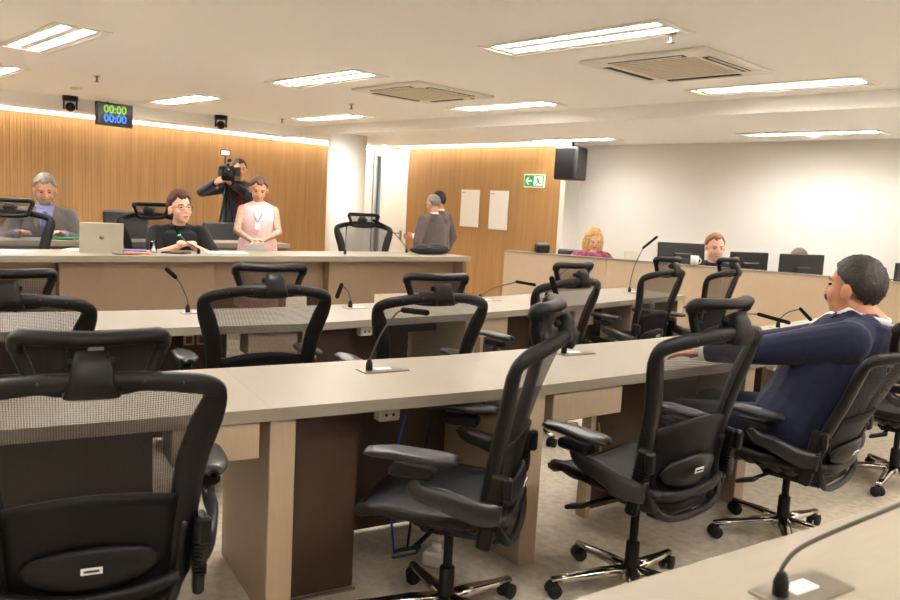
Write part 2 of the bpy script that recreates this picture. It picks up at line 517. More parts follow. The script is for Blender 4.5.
# ------------------------------------------------------------------ ceiling lights
def light_parts():
    SW = 0.072                      # width of each luminous slot, slots at v = +-SO
    SO = 0.078
    fr = MB()
    for sv in (-1, 1):
        fr.box((0, sv * (LW / 2 + .004), -0.005), (LL + .06, 0.03, 0.014), bev=.002)
    for su in (-1, 1):
        fr.box((su * (LL / 2 + .012), 0, -0.005), (0.032, LW - .02, 0.014), bev=.002)
    ho = MB()
    ho.box((0, 0, LD + .006), (LL, LW, 0.012))
    for sv in (-1, 1):
        w_ = LW / 2 - (SO + SW / 2)
        ho.box((0, sv * (LW / 2 - w_ / 2), LD / 2), (LL, w_, LD))
    for su in (-1, 1): ho.box((su * (LL / 2 - .02), 0, LD / 2), (0.04, LW, LD))
    dv = MB(); dv.box((0, 0, LD / 2 + .002), (LL - .08, 2 * SO - SW, LD - .004), bev=.008)
    tb = MB(); tb.box((0, 0, 0.045), (LL - .085, SW - .004, 0.02), bev=.006)
    return (fr.mesh('light_frame', M['whitegloss']), ho.mesh('housing', M['ceiling']), dv.mesh('divider', M['ceiling']), tb.mesh('light_tube', M['tube']))
LP = light_parts()
LLAB = ['twin tube ceiling light at top left above the clock screen', 'long twin tube ceiling light before the nearer air conditioner', 'twin tube light at right just before the ceiling step',
        'twin tube light by the ceiling step beyond the farther air conditioner', 'twin tube light left of the farther air conditioner', 'small looking twin tube light right of the clock screen',
        'twin tube light nearest above the white column', 'twin tube light cut by the left picture edge']
for i, (u, v, z) in enumerate(LIGHTS):
    lab = LLAB[i] if i < len(LLAB) else {20: 'light in the lower ceiling strip at right over the white wall', 21: 'light in the lower ceiling strip above the hanging loudspeaker'}.get(i, 'twin tube ceiling light outside the picture')
    t = thing('ceiling_light', lab, 'ceiling light', (u, v, z), 0, 'recessed twin tube ceiling lights')
    link('light_frame', LP[0], t); link('housing', LP[1], t); link('divider', LP[2], t)
    for s in (-1, 1): link('light_tube', LP[3], t, (0, s * 0.078, 0))
DLG = mat('downlight_glow', (1, 1, 1), emit=(1.0, 0.95, 0.88), estr=260.0)
for u, v, lab in ((-9.1, 6.52, 'small round downlight in front of the white column'), (-10.1, 8.12, 'small round downlight in front of the white door')):
    t = thing('downlight', lab, 'downlight', (u, v, LOW), 0, 'round downlights')
    one('lathe', [(.0, .0), (.05, .0), (.05, -.006), (.035, -.006), (.034, -.002)], n=20).build('rim', M['whitegloss'], t)
    one('lathe', [(.0, -.0025), (.03, -.0025), (.03, -.004), (.0, -.004)], n=20).build('lamp_face', DLG, t)
# air conditioning cassettes
def cassette(u, v, lab):
    t = thing('ceiling_air_conditioner', lab, 'air conditioner', (u, v, CEIL), 0, 'square ceiling air conditioners')
    pn = MB()
    for s in (-1, 1):
        pn.box((0, s * .385, -0.012), (0.95, 0.18, 0.026), bev=.01)
        pn.box((s * .385, 0, -0.012), (0.18, 0.6, 0.026), bev=.01)
    pn.build('panel', M['whitegloss'], t)
    one('box', (0, 0, -0.014), (0.6, 0.6, 0.024), bev=.006).build('intake_grille', M['grille'], t)
    sl = one('box', (0, 0, -0.028), (0.55, 0.006, 0.004)).mesh('grille_slat', M['whitegloss'])
    for k in range(13): link('grille_slat', sl, t, (0, -0.27 + k * 0.045, 0))
    vs = one('box', (0, 0, -0.026), (0.56, 0.055, 0.006)).mesh('air_slot', M['dark'])
    vf = one('box', (0, 0.018, -0.03), (0.54, 0.012, 0.01)).mesh('slot_flap', M['whitegloss'])
    for k in range(4):
        a = k * math.pi / 2
        q = Vector((0, 0.375, 0)); q.rotate(Euler((0, 0, a)))
        s_ = link('air_slot', vs, t, q, a); link('slot_flap', vf, s_)
cassette(-2.97, 4.9, 'square ceiling air conditioner nearer the camera at right')
cassette(-5.62, 4.93, 'square ceiling air conditioner farther away near the column')
# sprinklers, detectors
def sprinkler(x, y, z, lab):
    t = MB(); t.lathe([(0.03, 0), (0.03, -.006), (.011, -.008), (.009, -.05), (.022, -.052), (.022, -.056)], n=12)
    tag(t.build('sprinkler_head', M['steel'], None, P(x, y, z)), lab, 'sprinkler', 'ceiling sprinklers')
sprinkler(-3.44, 7.58, CEIL, 'small sprinkler head on the ceiling above the clock screen')
sprinkler(-1.18, 8.68, CEIL, 'small sprinkler head on the ceiling above the column')
sprinkler(-2.38, 10.73, CEIL, 'small sprinkler head near the soffit left of the column')
sprinkler(1.17, 4.6, CEIL, 'small sprinkler head at the end of the long front light')
t = MB(); t.lathe([(0.055, 0), (0.055, -.02), (.03, -.04), (.0, -.04)], n=20)
tag(t.build('smoke_detector', M['whitegloss'], None, P(3.53, 7.99, LOW)), 'small white detector on the lower ceiling at right', 'detector')
t = MB(); t.lathe([(0.055, 0), (0.055, -.02), (.03, -.04), (.0, -.04)], n=20)
tag(t.build('smoke_detector', M['whitegloss'], None, P(0.06, 7.55, CEIL)), 'small detector between farther air conditioner and light', 'detector')

# ------------------------------------------------------------------ things on the walls
def poster(u0, u1, z0, z1, lab):
    t = thing('wall_notice', lab, 'notice', ((u0 + u1) / 2, VM, (z0 + z1) / 2), 0, 'white notices on the wood wall')
    one('box', (0, -0.01, 0), (u1 - u0, 0.02, z1 - z0), bev=.004).build('board', M['paper'], t)
    p_ = MB()
    for k in range(2): p_.box((-(u1 - u0) * .36 + k * .02, -0.0205, (z1 - z0) * .42), (0.045, 0.002, 0.008))
    p_.build('heading_print', M['ink'], t)
poster(-8.58, -8.2, 1.13, 1.68, 'white notice board on wood wall, nearer the standing men')
poster(-7.98, -7.62, 1.12, 1.68, 'white notice board on wood wall, nearer the exit sign')
t = thing('exit_sign', 'green exit sign with white arrow and running figure', 'sign', (-7.155, VM - .004, 1.83))
one('box', (0, -0.008, 0), (0.37, 0.016, 0.18), bev=.003).build('plate', M['signwhite'], t)
one('box', (0, -0.017, 0), (0.35, 0.004, 0.16)).build('green_field', M['green'], t)
a = MB()
a.add([(x, -0.0205, z) for x, z in [(-.15, 0), (-.105, .05), (-.085, .05), (-.118, .012), (-.04, .012), (-.04, -.012), (-.118, -.012), (-.085, -.05), (-.105, -.05)]], [tuple(range(9))])
a.build('arrow', M['signwhite'], t)
a = MB()
a.add([(x, -0.0205, z) for x, z in [(.0, -.062), (.0, .062), (.155, .062), (.155, -.062)]], [(0, 1, 2, 3)])
a.build('door_pictogram', M['signwhite'], t)
a = MB()
a.cyl((.06, -.0215, .04), (.06, -.0225, .04), .013, n=12)
for q0, q1, ww in (((.065, .022), (.085, -.012), .014), ((.065, .02), (.03, .0), .007), ((.07, .02), (.11, .012), .007), ((.085, -.012), (.05, -.03), .009), ((.05, -.03), (.03, -.052), .008), ((.085, -.012), (.11, -.035), .009), ((.11, -.035), (.135, -.04), .008)):
    v0, v1 = Vector((q0[0], q0[1])), Vector((q1[0], q1[1])); d = (v1 - v0).normalized(); nn = Vector((-d.y, d.x)) * ww
    a.add([((v0 + nn).x, -.022, (v0 + nn).y), ((v1 + nn).x, -.022, (v1 + nn).y), ((v1 - nn).x, -.022, (v1 - nn).y), ((v0 - nn).x, -.022, (v0 - nn).y)], [(0, 1, 2, 3)])
a.build('running_figure', M['green'], t)
# loudspeaker
t = thing('hanging_loudspeaker', 'black loudspeaker hung high at the end of the wood wall', 'speaker', (-6.4, VM - .2, 1.84), R(8))
one('box', (0, 0, .21), (0.33, 0.28, 0.42), bev=.015).build('cabinet', M['moncase'], t)
one('box', (-.02, -0.145, .21), (0.27, 0.012, 0.38), bev=.004).build('front_grille', M['black'], t)
one('cyl', (0, .02, .42), (0, .02, .5), .02).build('bracket', M['black'], t)
# clock display on the soffit
t = thing('clock_display', 'black clock screen showing green and blue zeros', 'clock', (-9.72, 3.67, 2.285), R(90 + 8))
one('box', (0, .02, 0), (0.46, 0.04, 0.27), bev=.006).build('case', M['moncase'], t)
one('box', (0, -0.001, 0), (0.435, 0.004, 0.245)).build('glass_front', M['screen'], t)
ar = MB(); ar.cyl((-.0, .04, .0), (-.0, .18, .0), .014); ar.box((0, .06, 0), (.12, .03, .12), bev=.005); ar.cyl((-.0, .18, .0), (-.0, .18, .16), .014)
ar.build('mount_arm', M['black'], t)
def digits(txt, size, m, parent, loc, name='digits', rot=(math.pi / 2, 0, 0), sx=1.0):
    cu = bpy.data.curves.new(name, 'FONT'); cu.body = txt; cu.size = size; cu.align_x = 'CENTER'; cu.align_y = 'CENTER'; cu.extrude = 0.0008; cu.offset = 0.002 * size / .1
    ob = bpy.data.objects.new(name, cu); col.objects.link(ob)
    me = bpy.data.meshes.new_from_object(ob.evaluated_get(bpy.context.evaluated_depsgraph_get()))
    bpy.data.objects.remove(ob)
    me.materials.clear(); me.materials.append(m)
    q = link(name, me, parent, loc, rot); q.scale = (sx, 1, 1)
    return q
digits('00:00', 0.128, M['digit_green'], t, (0, -0.005, .056), 'green_digits', sx=1.0)
digits('00:00', 0.128, M['digit_blue'], t, (0, -0.005, -.05), 'blue_digits', sx=1.0)
b_ = MB(); b_.cyl((-.205, -.003, .11), (-.205, -.006, .11), .004)
b_.build('power_light', mat('led_red', (.3, 0, 0), emit=(1, .1, .05), estr=1.0), t)
# small robotic cameras
def ptz(v, lab):
    t = thing('ceiling_camera', lab, 'camera', (-9.92, v, CEIL), R(70), 'black robotic cameras under the soffit')
    one('lathe', [(0.085, 0), (0.085, -.05), (.075, -.055)], n=20).build('mount', M['black'], t)
    for s in (-1, 1): one('box', (s * .068, 0, -.1), (.018, .07, .11), bev=.006).build('yoke_arm', M['black'], t)
    hd = MB(); hd.ell((0, 0, -.125), (.055, .06, .055)); hd.cyl((0, -.03, -.125), (0, -.075, -.13), .036)
    q = hd.build('camera_head', M['black'], t)
    one('cyl', (0, -.075, -.13), (0, -.08, -.1305), .028).build('lens', M['screen'], q)
ptz(3.23, 'black robotic camera under the soffit left of the clock screen')
ptz(5.14, 'black robotic camera under the soffit right of the clock screen')
t = MB(); t.box((0, 0, -.012), (.12, .07, .024), bev=.006)
tag(t.build('ceiling_sensor', M['whitegloss'], None, P(-4.1, 8.55, CEIL), .4), 'small pale sensor box beside the left robotic camera', 'sensor')

# ------------------------------------------------------------------ desks
TOP, TT = 0.745, 0.042
def miter(nodes, depth):
    back = []
    for i, p in enumerate(nodes):
        p = Vector(p)
        ns = []
        if i > 0: d = (p - Vector(nodes[i - 1])).normalized(); ns.append(Vector((-d.y, d.x)))
        if i < len(nodes) - 1: d = (Vector(nodes[i + 1]) - p).normalized(); ns.append(Vector((-d.y, d.x)))
        nn = sum(ns, Vector((0, 0))) / len(ns); nn.normalize()
        back.append(p + nn * depth / max(.5, nn.dot(ns[0])))
    return back
ow = MB(); ow.box((0, 0, 0), (.085, .05, .05), bev=.006)
OUT = ow.mesh('power_outlet', M['whitegloss'])
ow = MB()
for k in (-1, 1): ow.cyl((k * .014, -.0255, 0), (k * .014, -.027, 0), .006, n=10)
OUTH = ow.mesh('socket_holes', M['ink'])
def desk_row(nodes, depth, styles, labels, group, endleg=True):
    back = miter(nodes, depth)
    for i, st in enumerate(styles):
        a, b = Vector(nodes[i]), Vector(nodes[i + 1])
        d = (b - a); L = d.length; d.normalize(); nrm = Vector((-d.y, d.x))
        root = thing('conference_desk', labels[i], 'desk', P(a.x, a.y), YAW + math.atan2(d.y, d.x), group)
        loc = lambda q: ((q - a).dot(d), (q - a).dot(nrm))
        g = 0.0002
        poly = [(g, 0), (L - g, 0), (loc(back[i + 1])[0] - g, loc(back[i + 1])[1]), (loc(back[i])[0] + g, loc(back[i])[1])]
        one('prism', poly, TOP - TT, TOP).build('desktop', M['laminate'], root)
        zt = TOP - TT - 0.0005
        def leg(s):
            q = MB(); q.box((s, .02 + (depth - .06) / 2, zt / 2), (.088, depth - .06, zt), bev=.003); q.build('leg_panel', M['laminate_front'], root)
        leg(.046)
        if i == len(styles) - 1 and endleg: leg(L - .046)
        dk = depth - .07
        if st in ('ped', 'plain'):
            one('box', ((.36 + L) / 2 - .03, dk, .36), (L - .36 - .05, .02, .68)).build('modesty_panel', M['inner'], root)
            one('box', (L / 2 + .04, .3, zt - .055), (L - .12, .02, .105)).build('apron', M['inner'], root)
            if st == 'ped':
                q = MB(); q.box((.225, .135, .345), (.27, .02, .66)); q.box((.35, .3, .345), (.02, .34, .66)); q.box((.225, .3, .672), (.27, .32, .016))
                q.build('cable_cabinet', M['inner'], root)
                one('box', (.225, .12, .004), (.29, .012, .008)).build('kick_strip', M['steel'], root)
            q = link('power_outlet', OUT, root, (.47, .12, zt - .045)); link('socket_holes', OUTH, q)
        else:
            sgn = 1 if st == 'boxl' else -1
            base = .09 if st == 'boxl' else L - .0
            tw = .40 if L > 1.2 else .27
            cx = base + sgn * (.035 + tw / 2)
            q = MB(); q.box((cx, .09, zt - .062), (tw, .16, .12), bev=.003); q.build('hanging_tray', M['laminate_front'], root)
            if st == 'boxl':
                ps = .62 if L > 1.2 else .40
                one('box', (ps, .28, zt / 2), (.03, .06, zt)).build('post', M['laminate_front'], root)
                one('box', (ps - .045, .27, .56), (.05, .008, .06)).build('socket_plate', M['chrome'], root)
                one('box', ((ps + .02 + L) / 2, .30, .36), (L - ps - .03, .02, .68)).build('modesty_panel', M['inner'], root)
            else:
                one('box', (L / 2 - .1, dk, .36), (L - .35, .02, .68)).build('modesty_panel', M['inner'], root)
            fs = MB()
            for k in range(2): fs.box((L * .55 + k * .075, dk - .012, .58), (.06, .012, .06), bev=.003)
            q = fs.build('socket_frames', M['whitegloss'], root)
            fs = MB()
            for k in range(2): fs.box((L * .55 + k * .075, dk - .0195, .58), (.036, .003, .04))
            fs.build('socket_inserts', M['redsock'], q)
B_N = [(-2.3, 1.47), (-1.42, 1.965), (-.552, 2.459), (.34, 2.984), (1.5, 3.82), (2.45, 4.62), (3.35, 5.5)]
desk_row(B_N, .64, ['ped', 'boxr', 'ped', 'boxl', 'plain', 'plain'],
         ['beige desk left of the nearest chair in the middle row', 'beige desk section before the nearest black chair', 'beige desk section with side-turned chair pushed under it',
          'beige desk section before the empty chair and suited man', 'beige desk section beyond the man in navy suit', 'beige desk section at right end of the middle row'], 'desk sections of the middle row')
A_N = [(-2.65, 3.17), (-1.72, 3.655), (-.78, 4.215), (.12, 4.97), (.85, 5.665), (1.5, 6.375), (2.1, 6.98)]
desk_row(A_N, .63, ['ped', 'boxr', 'ped', 'boxl', 'boxl', 'ped'],
         ['front row desk section at the left picture edge', 'front row desk section before the laptop side of the dais', 'front row desk section with white outlet below its top',
          'front row desk section with paired sockets under it', 'front row desk section facing the blonde woman', 'front row desk section at the right end by the monitors'], 'desk sections of the front row')
C_N = [(-.55 + .15, .765 - .42), (.66, 1.065), (1.75, 1.79), (2.75, 2.6)]
C_N = [(C_N[i][0], C_N[i][1]) for i in range(4)]
def shift_row(nodes, dist):
    bk = miter(nodes, dist); return [(q.x, q.y) for q in bk]
C_BACK = [(-.7, .70), (.24, 1.31), (1.17, 1.915), (2.2, 2.7)]
C_N = shift_row(C_BACK, -.62)
desk_row(C_N, .62, ['plain', 'plain', 'plain'], ['rear desk section just below the picture', 'nearest beige desk corner with microphone at lower right', 'rear desk section at the lower right picture edge'], 'desk sections of the rear row')

# dais counter
CT = 0.91
ang = YAW + math.atan2(dd.y, dd.x)
dais = thing('dais_counter', 'long beige presiding counter with laptop and papers on it', 'counter', P(DR.x, DR.y, 0), ang)
one('box', (-2.9, .31, CT - .025), (5.8, .62, .05), bev=.003).build('countertop', M['laminate'], dais)
one('box', (-.03, .33, (CT - .05) / 2), (.05, .56, CT - .051), bev=.003).build('end_panel', M['dais_front_shaded'], dais)
def dpanel(s0, s1, z0, y, nm):
    one('box', (-(s0 + s1) / 2, y, (z0 + CT - .051) / 2), (s1 - s0 - .002, .03, CT - .051 - z0), bev=.002).build(nm, M['dais_front_shaded'], dais)
dpanel(.06, 1.1, .52, .22, 'modesty_panel')
dpanel(1.1, 1.62, .0, .13, 'front_panel')
dpanel(1.62, 2.72, .52, .22, 'modesty_panel')
dpanel(2.72, 3.6, .0, .13, 'front_panel')
dpanel(3.6, 3.92, .0, .12, 'front_panel')
dpanel(3.92, 5.8, .52, .22, 'modesty_panel')
q = MB()
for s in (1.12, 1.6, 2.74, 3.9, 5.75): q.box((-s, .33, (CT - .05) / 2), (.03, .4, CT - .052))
q.build('inner_supports', M['dais_front_shaded'], dais)
# second counter behind
s2b = Vector((-1.77, 8.54)); s2a = s2b - dd * 3.4
d2v = (s2b - s2a).normalized()
sec = thing('second_counter', 'second lower counter behind the presiding counter', 'counter', P(s2b.x, s2b.y, DZ), YAW + math.atan2(d2v.y, d2v.x))
L2 = (s2b - s2a).length
one('box', (-L2 / 2, .25, .735), (L2, .5, .05), bev=.003).build('countertop', M['laminate'], sec)
one('box', (-L2 / 2, .08, .355), (L2 - .04, .03, .709)).build('front_panel', M['dais_front_shaded'], sec)
for s in (.03, L2 - .03): one('box', (-s, .26, .355), (.05, .42, .709)).build('end_panel', M['dais_front_shaded'], sec)
# technicians' counter at right
sc0, sc1 = Vector((.56, 8.52)), Vector((4.6, 6.4))
sd = (sc1 - sc0).normalized()
tech = thing('technicians_counter', 'long beige counter carrying monitors along the white wall', 'counter', P(sc0.x, sc0.y), YAW + math.atan2(sd.y, sd.x))
SL = (sc1 - sc0).length
CH = 0.98
npn = 4
for k in range(npn):
    one('box', (SL / npn * (k + .5), .015, CH / 2), (SL / npn - .006, .03, CH), bev=.002).build('front_panel', M['laminate_front'], tech)
one('box', (SL / 2, .06, CH - .012), (SL, .12, .024), bev=.002).build('ledge', M['laminate'], tech)
one('box', (SL / 2, .345, .735), (SL, .6, .03), bev=.002).build('worktop', M['laminate'], tech)
for s in (.015, SL - .015): one('box', (s, .335, .36), (.03, .6, .719)).build('side_panel', M['laminate_front'], tech)

# ------------------------------------------------------------------ chairs
def yb(z):                                    # rearward sweep of the back
    t = (z - .40) / .58
    return -.19 - .04 * t - .115 * t * t
def bpnt(x, z, off=0.0):
    return Vector((x, yb(z) + .075 * (x / .28) ** 2 + off, zs(z)))
def zs(z):                                    # stretch of the back above seat level
    return z if z < .395 else .395 + (z - .395) * 1.085
FRAME_XZ = [(0, .984), (.10, .981), (.20, .966), (.272, .945), (.289, .912), (.262, .83), (.236, .74), (.219, .60), (.203, .46), (.15, .41), (0, .395)]
def half_w(z):
    q = [(x, zz) for x, zz in FRAME_XZ[4:]]
    for (x0, z0), (x1, z1) in zip(q, q[1:]):
        if z1 <= z <= z0: return x0 + (x1 - x0) * (z - z0) / (z1 - z0)
    return .2
def chair_meshes():
    D = {}
    loop = [bpnt(x, z) for x, z in FRAME_XZ] + [bpnt(-x, z) for x, z in FRAME_XZ[-2:0:-1]]
    path = catmull(loop, 5, True)
    L = len(path)
    ra = []                                   # a: in-plane half width, b: depth
    for p_ in path:
        side = min(1, abs(p_.x) / .24)
        up = max(0, (p_.z - .90) / .09)
        ra.append(.024 + .016 * max(0, side - .5) * 2 * (1 - .85 * min(1, up)))
    m = MB(); m.sweep(path, ra, [.02 if p_.z > .95 else .022 for p_ in path], (0, 1, 0), 10, closed=True)
    D['back_frame'] = (m.mesh('back_frame', M['frame']), [])
    sc = one('ell', (0, 0, 0), (.0045, .003, .0045), nu=8, nv=6).mesh('screw', M['pad'])
    for x, z in ((.11, .98), (.2, .966), (-.11, .98), (-.2, .966), (.275, .935), (-.275, .935)):
        p_ = bpnt(x, z); D['back_frame'][1].append(('screw', sc, p_ + Vector((0, -.02, .004))))
    def bm_(u, v):
        x = u * 2 - 1
        z = .41 + (.565 - .04 * x * x) * v
        return bpnt(x * (half_w(min(z, .91)) - .004), z, .002)
    m = MB(); m.grid(bm_, 12, 16)
    D['back_mesh'] = (m.mesh('back_mesh', M['mesh']), [])
    def bp2(u, v):
        x = (u * 2 - 1)
        ztop = .668 + .035 * (1 - x * x)
        z = .43 + (ztop - .43) * v
        return bpnt(x * (half_w(z) - .015), z, -.001)
    m = MB(); m.grid(bp2, 12, 8, th=-.008)
    D['back_panel'] = (m.mesh('back_panel', M['panel']), [])
    def lens(u, v):
        x = (u * 2 - 1); h_ = .048 * math.sqrt(max(0, 1 - abs(x) ** 1.7)) + .003
        z = .52 + (v * 2 - 1) * h_
        q = bpnt(x * .16, z, -.010)
        q.y -= .018 * (1 - (v * 2 - 1) ** 2) * (1 - x * x)
        return q
    m = MB(); m.grid(lens, 16, 8, th=-.014)
    tg = MB(); tg.box(bpnt(.0, .525, -.0435), (.05, .003, .018), Matrix.Rotation(R(12), 3, 'X'))
    ik = MB(); ik.box(bpnt(.0, .525, -.0455), (.036, .002, .006), Matrix.Rotation(R(12), 3, 'X'))
    D['lumbar_pad'] = (m.mesh('lumbar_pad', M['frame']), [('paper_tag', tg.mesh('paper_tag', M['tag'])), ('tag_print', ik.mesh('tag_print', M['ink']))])
    m = MB()
    pth = catmull([bpnt(-.222, .60, -.02), bpnt(-.215, .5, -.022), (-.19, -.215, .415), (-.12, -.225, .378), (0, -.23, .37), (.12, -.225, .378), (.19, -.215, .415), bpnt(.215, .5, -.022), bpnt(.222, .60, -.02)], 5)
    m.sweep(pth, .014, .014, (0, 1, 0), 8)
    D['back_yoke'] = (m.mesh('back_yoke', M['frame']), [])
    for s in (-1, 1):
        m = MB()
        m.box((s * .262, -.185, .52), (.03, .045, .24), Matrix.Rotation(R(9), 3, 'X'), bev=.008)
        for k in range(9): m.box((s * .262, -.189 - .0016 * k + .004, .47 + k * .012), (.034, .05, .005))
        D['upright' + str(s)] = (m.mesh('upright', M['frame']), [])
        kn = MB(); kn.box((s * .268, -.23, .60), (.035, .03, .075), bev=.008)
        D['upright' + str(s)][1].append(('adjuster_knob', kn.mesh('adjuster_knob', M['black'])))
        m = MB()
        m.sweep(catmull([(s * .262, -.215, .50), (s * .292, -.15, .505), (s * .315, -.05, .54), (s * .315, .02, .555), (s * .312, .05, .587)], 5), [.038, .04, .034, .028, .026], [.016, .017, .016, .018, .02], (1, 0, 0), 10, power=.75)
        D['arm_bracket' + str(s)] = (m.mesh('arm_bracket', M['pad']), [])
        m = MB()
        m.box((s * .31, .05, .602), (.06, .14, .035), bev=.01)
        def pad(u, v, s=s):
            y = -.08 + .27 * v
            wv = .047 * math.sqrt(max(.03, 1 - (2 * v - 1) ** 4)) * (1.05 - .25 * v)
            x = (2 * u - 1)
            return Vector((s * .31 - x * wv, y, .645 + .008 * (1 - x * x) - .012 * max(0, v - .7) * 3 - .008 * (1 - v)))
        m2 = MB(); m2.grid(pad, 8, 14, th=.02)
        D['arm_pad' + str(s)] = (m2.mesh('arm_pad', M['pad']), [('pad_carrier', m.mesh('pad_carrier', M['black']))])
    def seat(u, v):
        x = u * 2 - 1; y = -.22 + .48 * v
        wv = .255 - .035 * abs(2 * v - 1) ** 3 - .02 * (1 - v)
        z = .455 + .03 * x * x - .02 * math.sin(v * math.pi) + .02 * v
        if v > .72: z -= .055 * ((v - .72) / .28) ** 2
        return Vector((x * wv, y + .02 * (1 - x * x) * v, z))
    m = MB(); m.grid(seat, 14, 16, th=.02)
    D['seat_mesh'] = (m.mesh('seat_mesh', M['seatmesh']), [])
    rim = [seat(u, 0) for u in (0.15, .5, .85)] + [seat(1, v) for v in (0.1, .3, .55, .75, .9)] + [seat(u, 1) for u in (.85, .5, .15)] + [seat(0, v) for v in (.9, .75, .55, .3, .1)]
    m = MB(); m.sweep(catmull([q + Vector((0, 0, -.012)) for q in rim], 4, True), .016, .021, (0, 0, 1), 8, closed=True)
    D['seat_frame'] = (m.mesh('seat_frame', M['frame']), [])
    m = MB()
    def under(u, v):
        x = u * 2 - 1; q = seat(.5 + x * .42, .06 + .8 * v)
        q.z -= .035 + .05 * (1 - x * x) + .008 * math.sin(v * 40)
        return q
    m.grid(under, 10, 30, th=-.02)
    D['seat_shell'] = (m.mesh('seat_shell', M['black']), [])
    m = MB(); m.box((0, -.03, .375), (.16, .26, .075), bev=.02); m.box((0, -.17, .385), (.3, .06, .04), bev=.01)
    D['tilt_mechanism'] = (m.mesh('tilt_mechanism', M['black']), [])
    m = MB(); m.cyl((-.06, .03, .365), (-.24, .06, .355), .008, n=8); m.box((-.25, .075, .35), (.05, .09, .016), Matrix.Rotation(R(-20), 3, 'X'), bev=.005)
    D['lever'] = (m.mesh('lever', M['black']), [])
    m = MB(); m.lathe([(.016, .16), (.016, .36)], n=14)
    s_ = MB(); s_.lathe([(.03, .075), (.032, .10), (.027, .105), (.026, .2), (.022, .205)], n=16)
    bb = MB(); bb.lathe([(.0335, .088), (.0335, .099)], n=16)
    D['gas_column'] = (m.mesh('gas_column', M['black']), [('column_sleeve', s_.mesh('column_sleeve', M['black'])), ('blue_band', bb.mesh('blue_band', M['blue']))])
    arm = MB(); arm.sweep([(0, .02, .088), (0, .12, .086), (0, .24, .072), (0, .315, .066)], [.026, .026, .02, .015], [.022, .017, .013, .011], (0, 0, 1), 10, power=.7)
    hubm = MB(); hubm.lathe([(.045, .06), (.05, .075), (.045, .1), (.034, .106)], n=18)
    D['base'] = (hubm.mesh('base_hub', M['chrome']), [])
    D['_arm'] = arm.mesh('base_arm', M['chrome'])
    cs = MB()
    for s in (-1, 1): cs.cyl((s * .008, 0, .027), (s * .026, 0, .027), .027, n=16)
    cs.box((0, .005, .04), (.016, .04, .025), bev=.004); cs.cyl((0, -.01, .03), (0, -.01, .068), .007, n=8)
    D['_caster'] = cs.mesh('caster', M['rubber'])
    # headrest
    HY = bpnt(0, .975).y
    hx = [(0, 1.07), (.12, 1.072), (.150, 1.070), (.158, 1.052), (.141, 1.005), (.124, .962), (.09, .948), (0, .944)]
    def hp(x, z): return Vector((x, HY + .045 + .05 * (x / .17) ** 2 - .35 * (z - 1.02) * (z > 1.02), z + .058))
    loop = [hp(x, z) for x, z in hx] + [hp(-x, z) for x, z in hx[-2:0:-1]]
    pth = catmull(loop, 5, True)
    m = MB(); m.sweep(pth, [.019 if q.z > 1.10 else .016 for q in pth], [.026 if q.z > 1.10 else .016 for q in pth], (0, 1, 0), 10, closed=True)
    D['headrest_frame'] = (m.mesh('headrest_frame', M['frame']), [])
    def hm(u, v):
        z = .95 + .126 * v; wv = .115 + .038 * v
        return hp((2 * u - 1) * wv, z)
    m = MB(); m.grid(hm, 8, 6)
    D['headrest_mesh'] = (m.mesh('headrest_mesh', M['mesh']), [])
    m = MB(); m.sweep([(0, HY - .002, 1.005), (0, HY - .008, 1.035), (0, HY + .002, 1.07), (0, HY + .016, 1.098)], [.062, .05, .042, .036], [.03, .03, .026, .022], (0, 1, 0), 16, power=.45); m.cyl((-.052, HY + .024, 1.074), (.052, HY + .024, 1.074), .011, n=10)
    D['headrest_bracket'] = (m.mesh('headrest_bracket', M['frame']), [])
    return D
CH_M = chair_meshes()
BACKP = ('back_frame', 'back_mesh', 'back_panel', 'lumbar_pad', 'headrest_frame', 'headrest_mesh', 'headrest_bracket', 'back_yoke')
def chair(x, y, az, label, group, z=0.0, spin=0.0, recline=0.0, headrest=True, lift=0.0, arm=0.02):
    t = thing('office_chair', label, 'chair', P(x, y, z), rz(az), group)
    for k, v in CH_M.items():
        if k.startswith('_'): continue
        if not headrest and k.startswith('headrest'): continue
        me, subs = v
        o = link(k.rstrip('-1'), me, t)
        if lift and k != 'base' and k != 'gas_column': o.location.z = lift
        if k.startswith('arm_pad'): o.location.z = lift + arm
        if k.startswith('arm_bracket'): o.location.z = lift + arm * .6
        if recline and k in BACKP:
            pv = Vector((0, -.18, .42))
            o.matrix_local = Matrix.Translation(pv + Vector((0, 0, lift))) @ Matrix.Rotation(R(recline), 4, 'X') @ Matrix.Translation(-pv)
        for sb in subs: link(sb[0], sb[1], o, sb[2] if len(sb) > 2 else (0, 0, 0))
        if k == 'base':
            for i in range(5):
                a = R(72 * i + spin)
                link('base_arm', CH_M['_arm'], o, (0, 0, 0), a)
                q = Vector((0, .305, 0)); q.rotate(Euler((0, 0, a)))
                link('caster', CH_M['_caster'], o, q, a + 1.1 * i)
    return t
G1, G2, G3 = 'black mesh chairs of the middle row', 'black mesh chairs of the front row', 'mesh chairs on the dais'
chair(-.95, 2.06, -25, 'nearest black mesh chair with headrest at lower left', G1, spin=10, lift=-.055, arm=.055)
chair(.04, 2.55, -76, 'black mesh chair turned sideways with its seat under the desk', G1, spin=20, lift=.0, arm=.03)
chair(.74, 2.84, -40, 'empty black mesh chair showing lumbar pad left of the navy suit', G1, spin=62, lift=.02, arm=-.012)
chair(1.56, 3.43, -45, 'black mesh chair in which the man in navy suit sits', G1, spin=48, recline=13, lift=-.04)
chair(2.55, 4.3, -56, 'black mesh chair cut by the right picture edge', G1, spin=10, lift=-.03)
chair(-1.82, 3.20, -29, 'black mesh chair before the front row cut by left edge', G2, spin=30, lift=-.05)
chair(-.97, 3.82, -31, 'black mesh chair before the front row below the pink dress', G2, spin=5, lift=-.03)
chair(-.20, 4.03, -29, 'black mesh chair before the front row in the picture centre', G2, spin=40, lift=-.05)
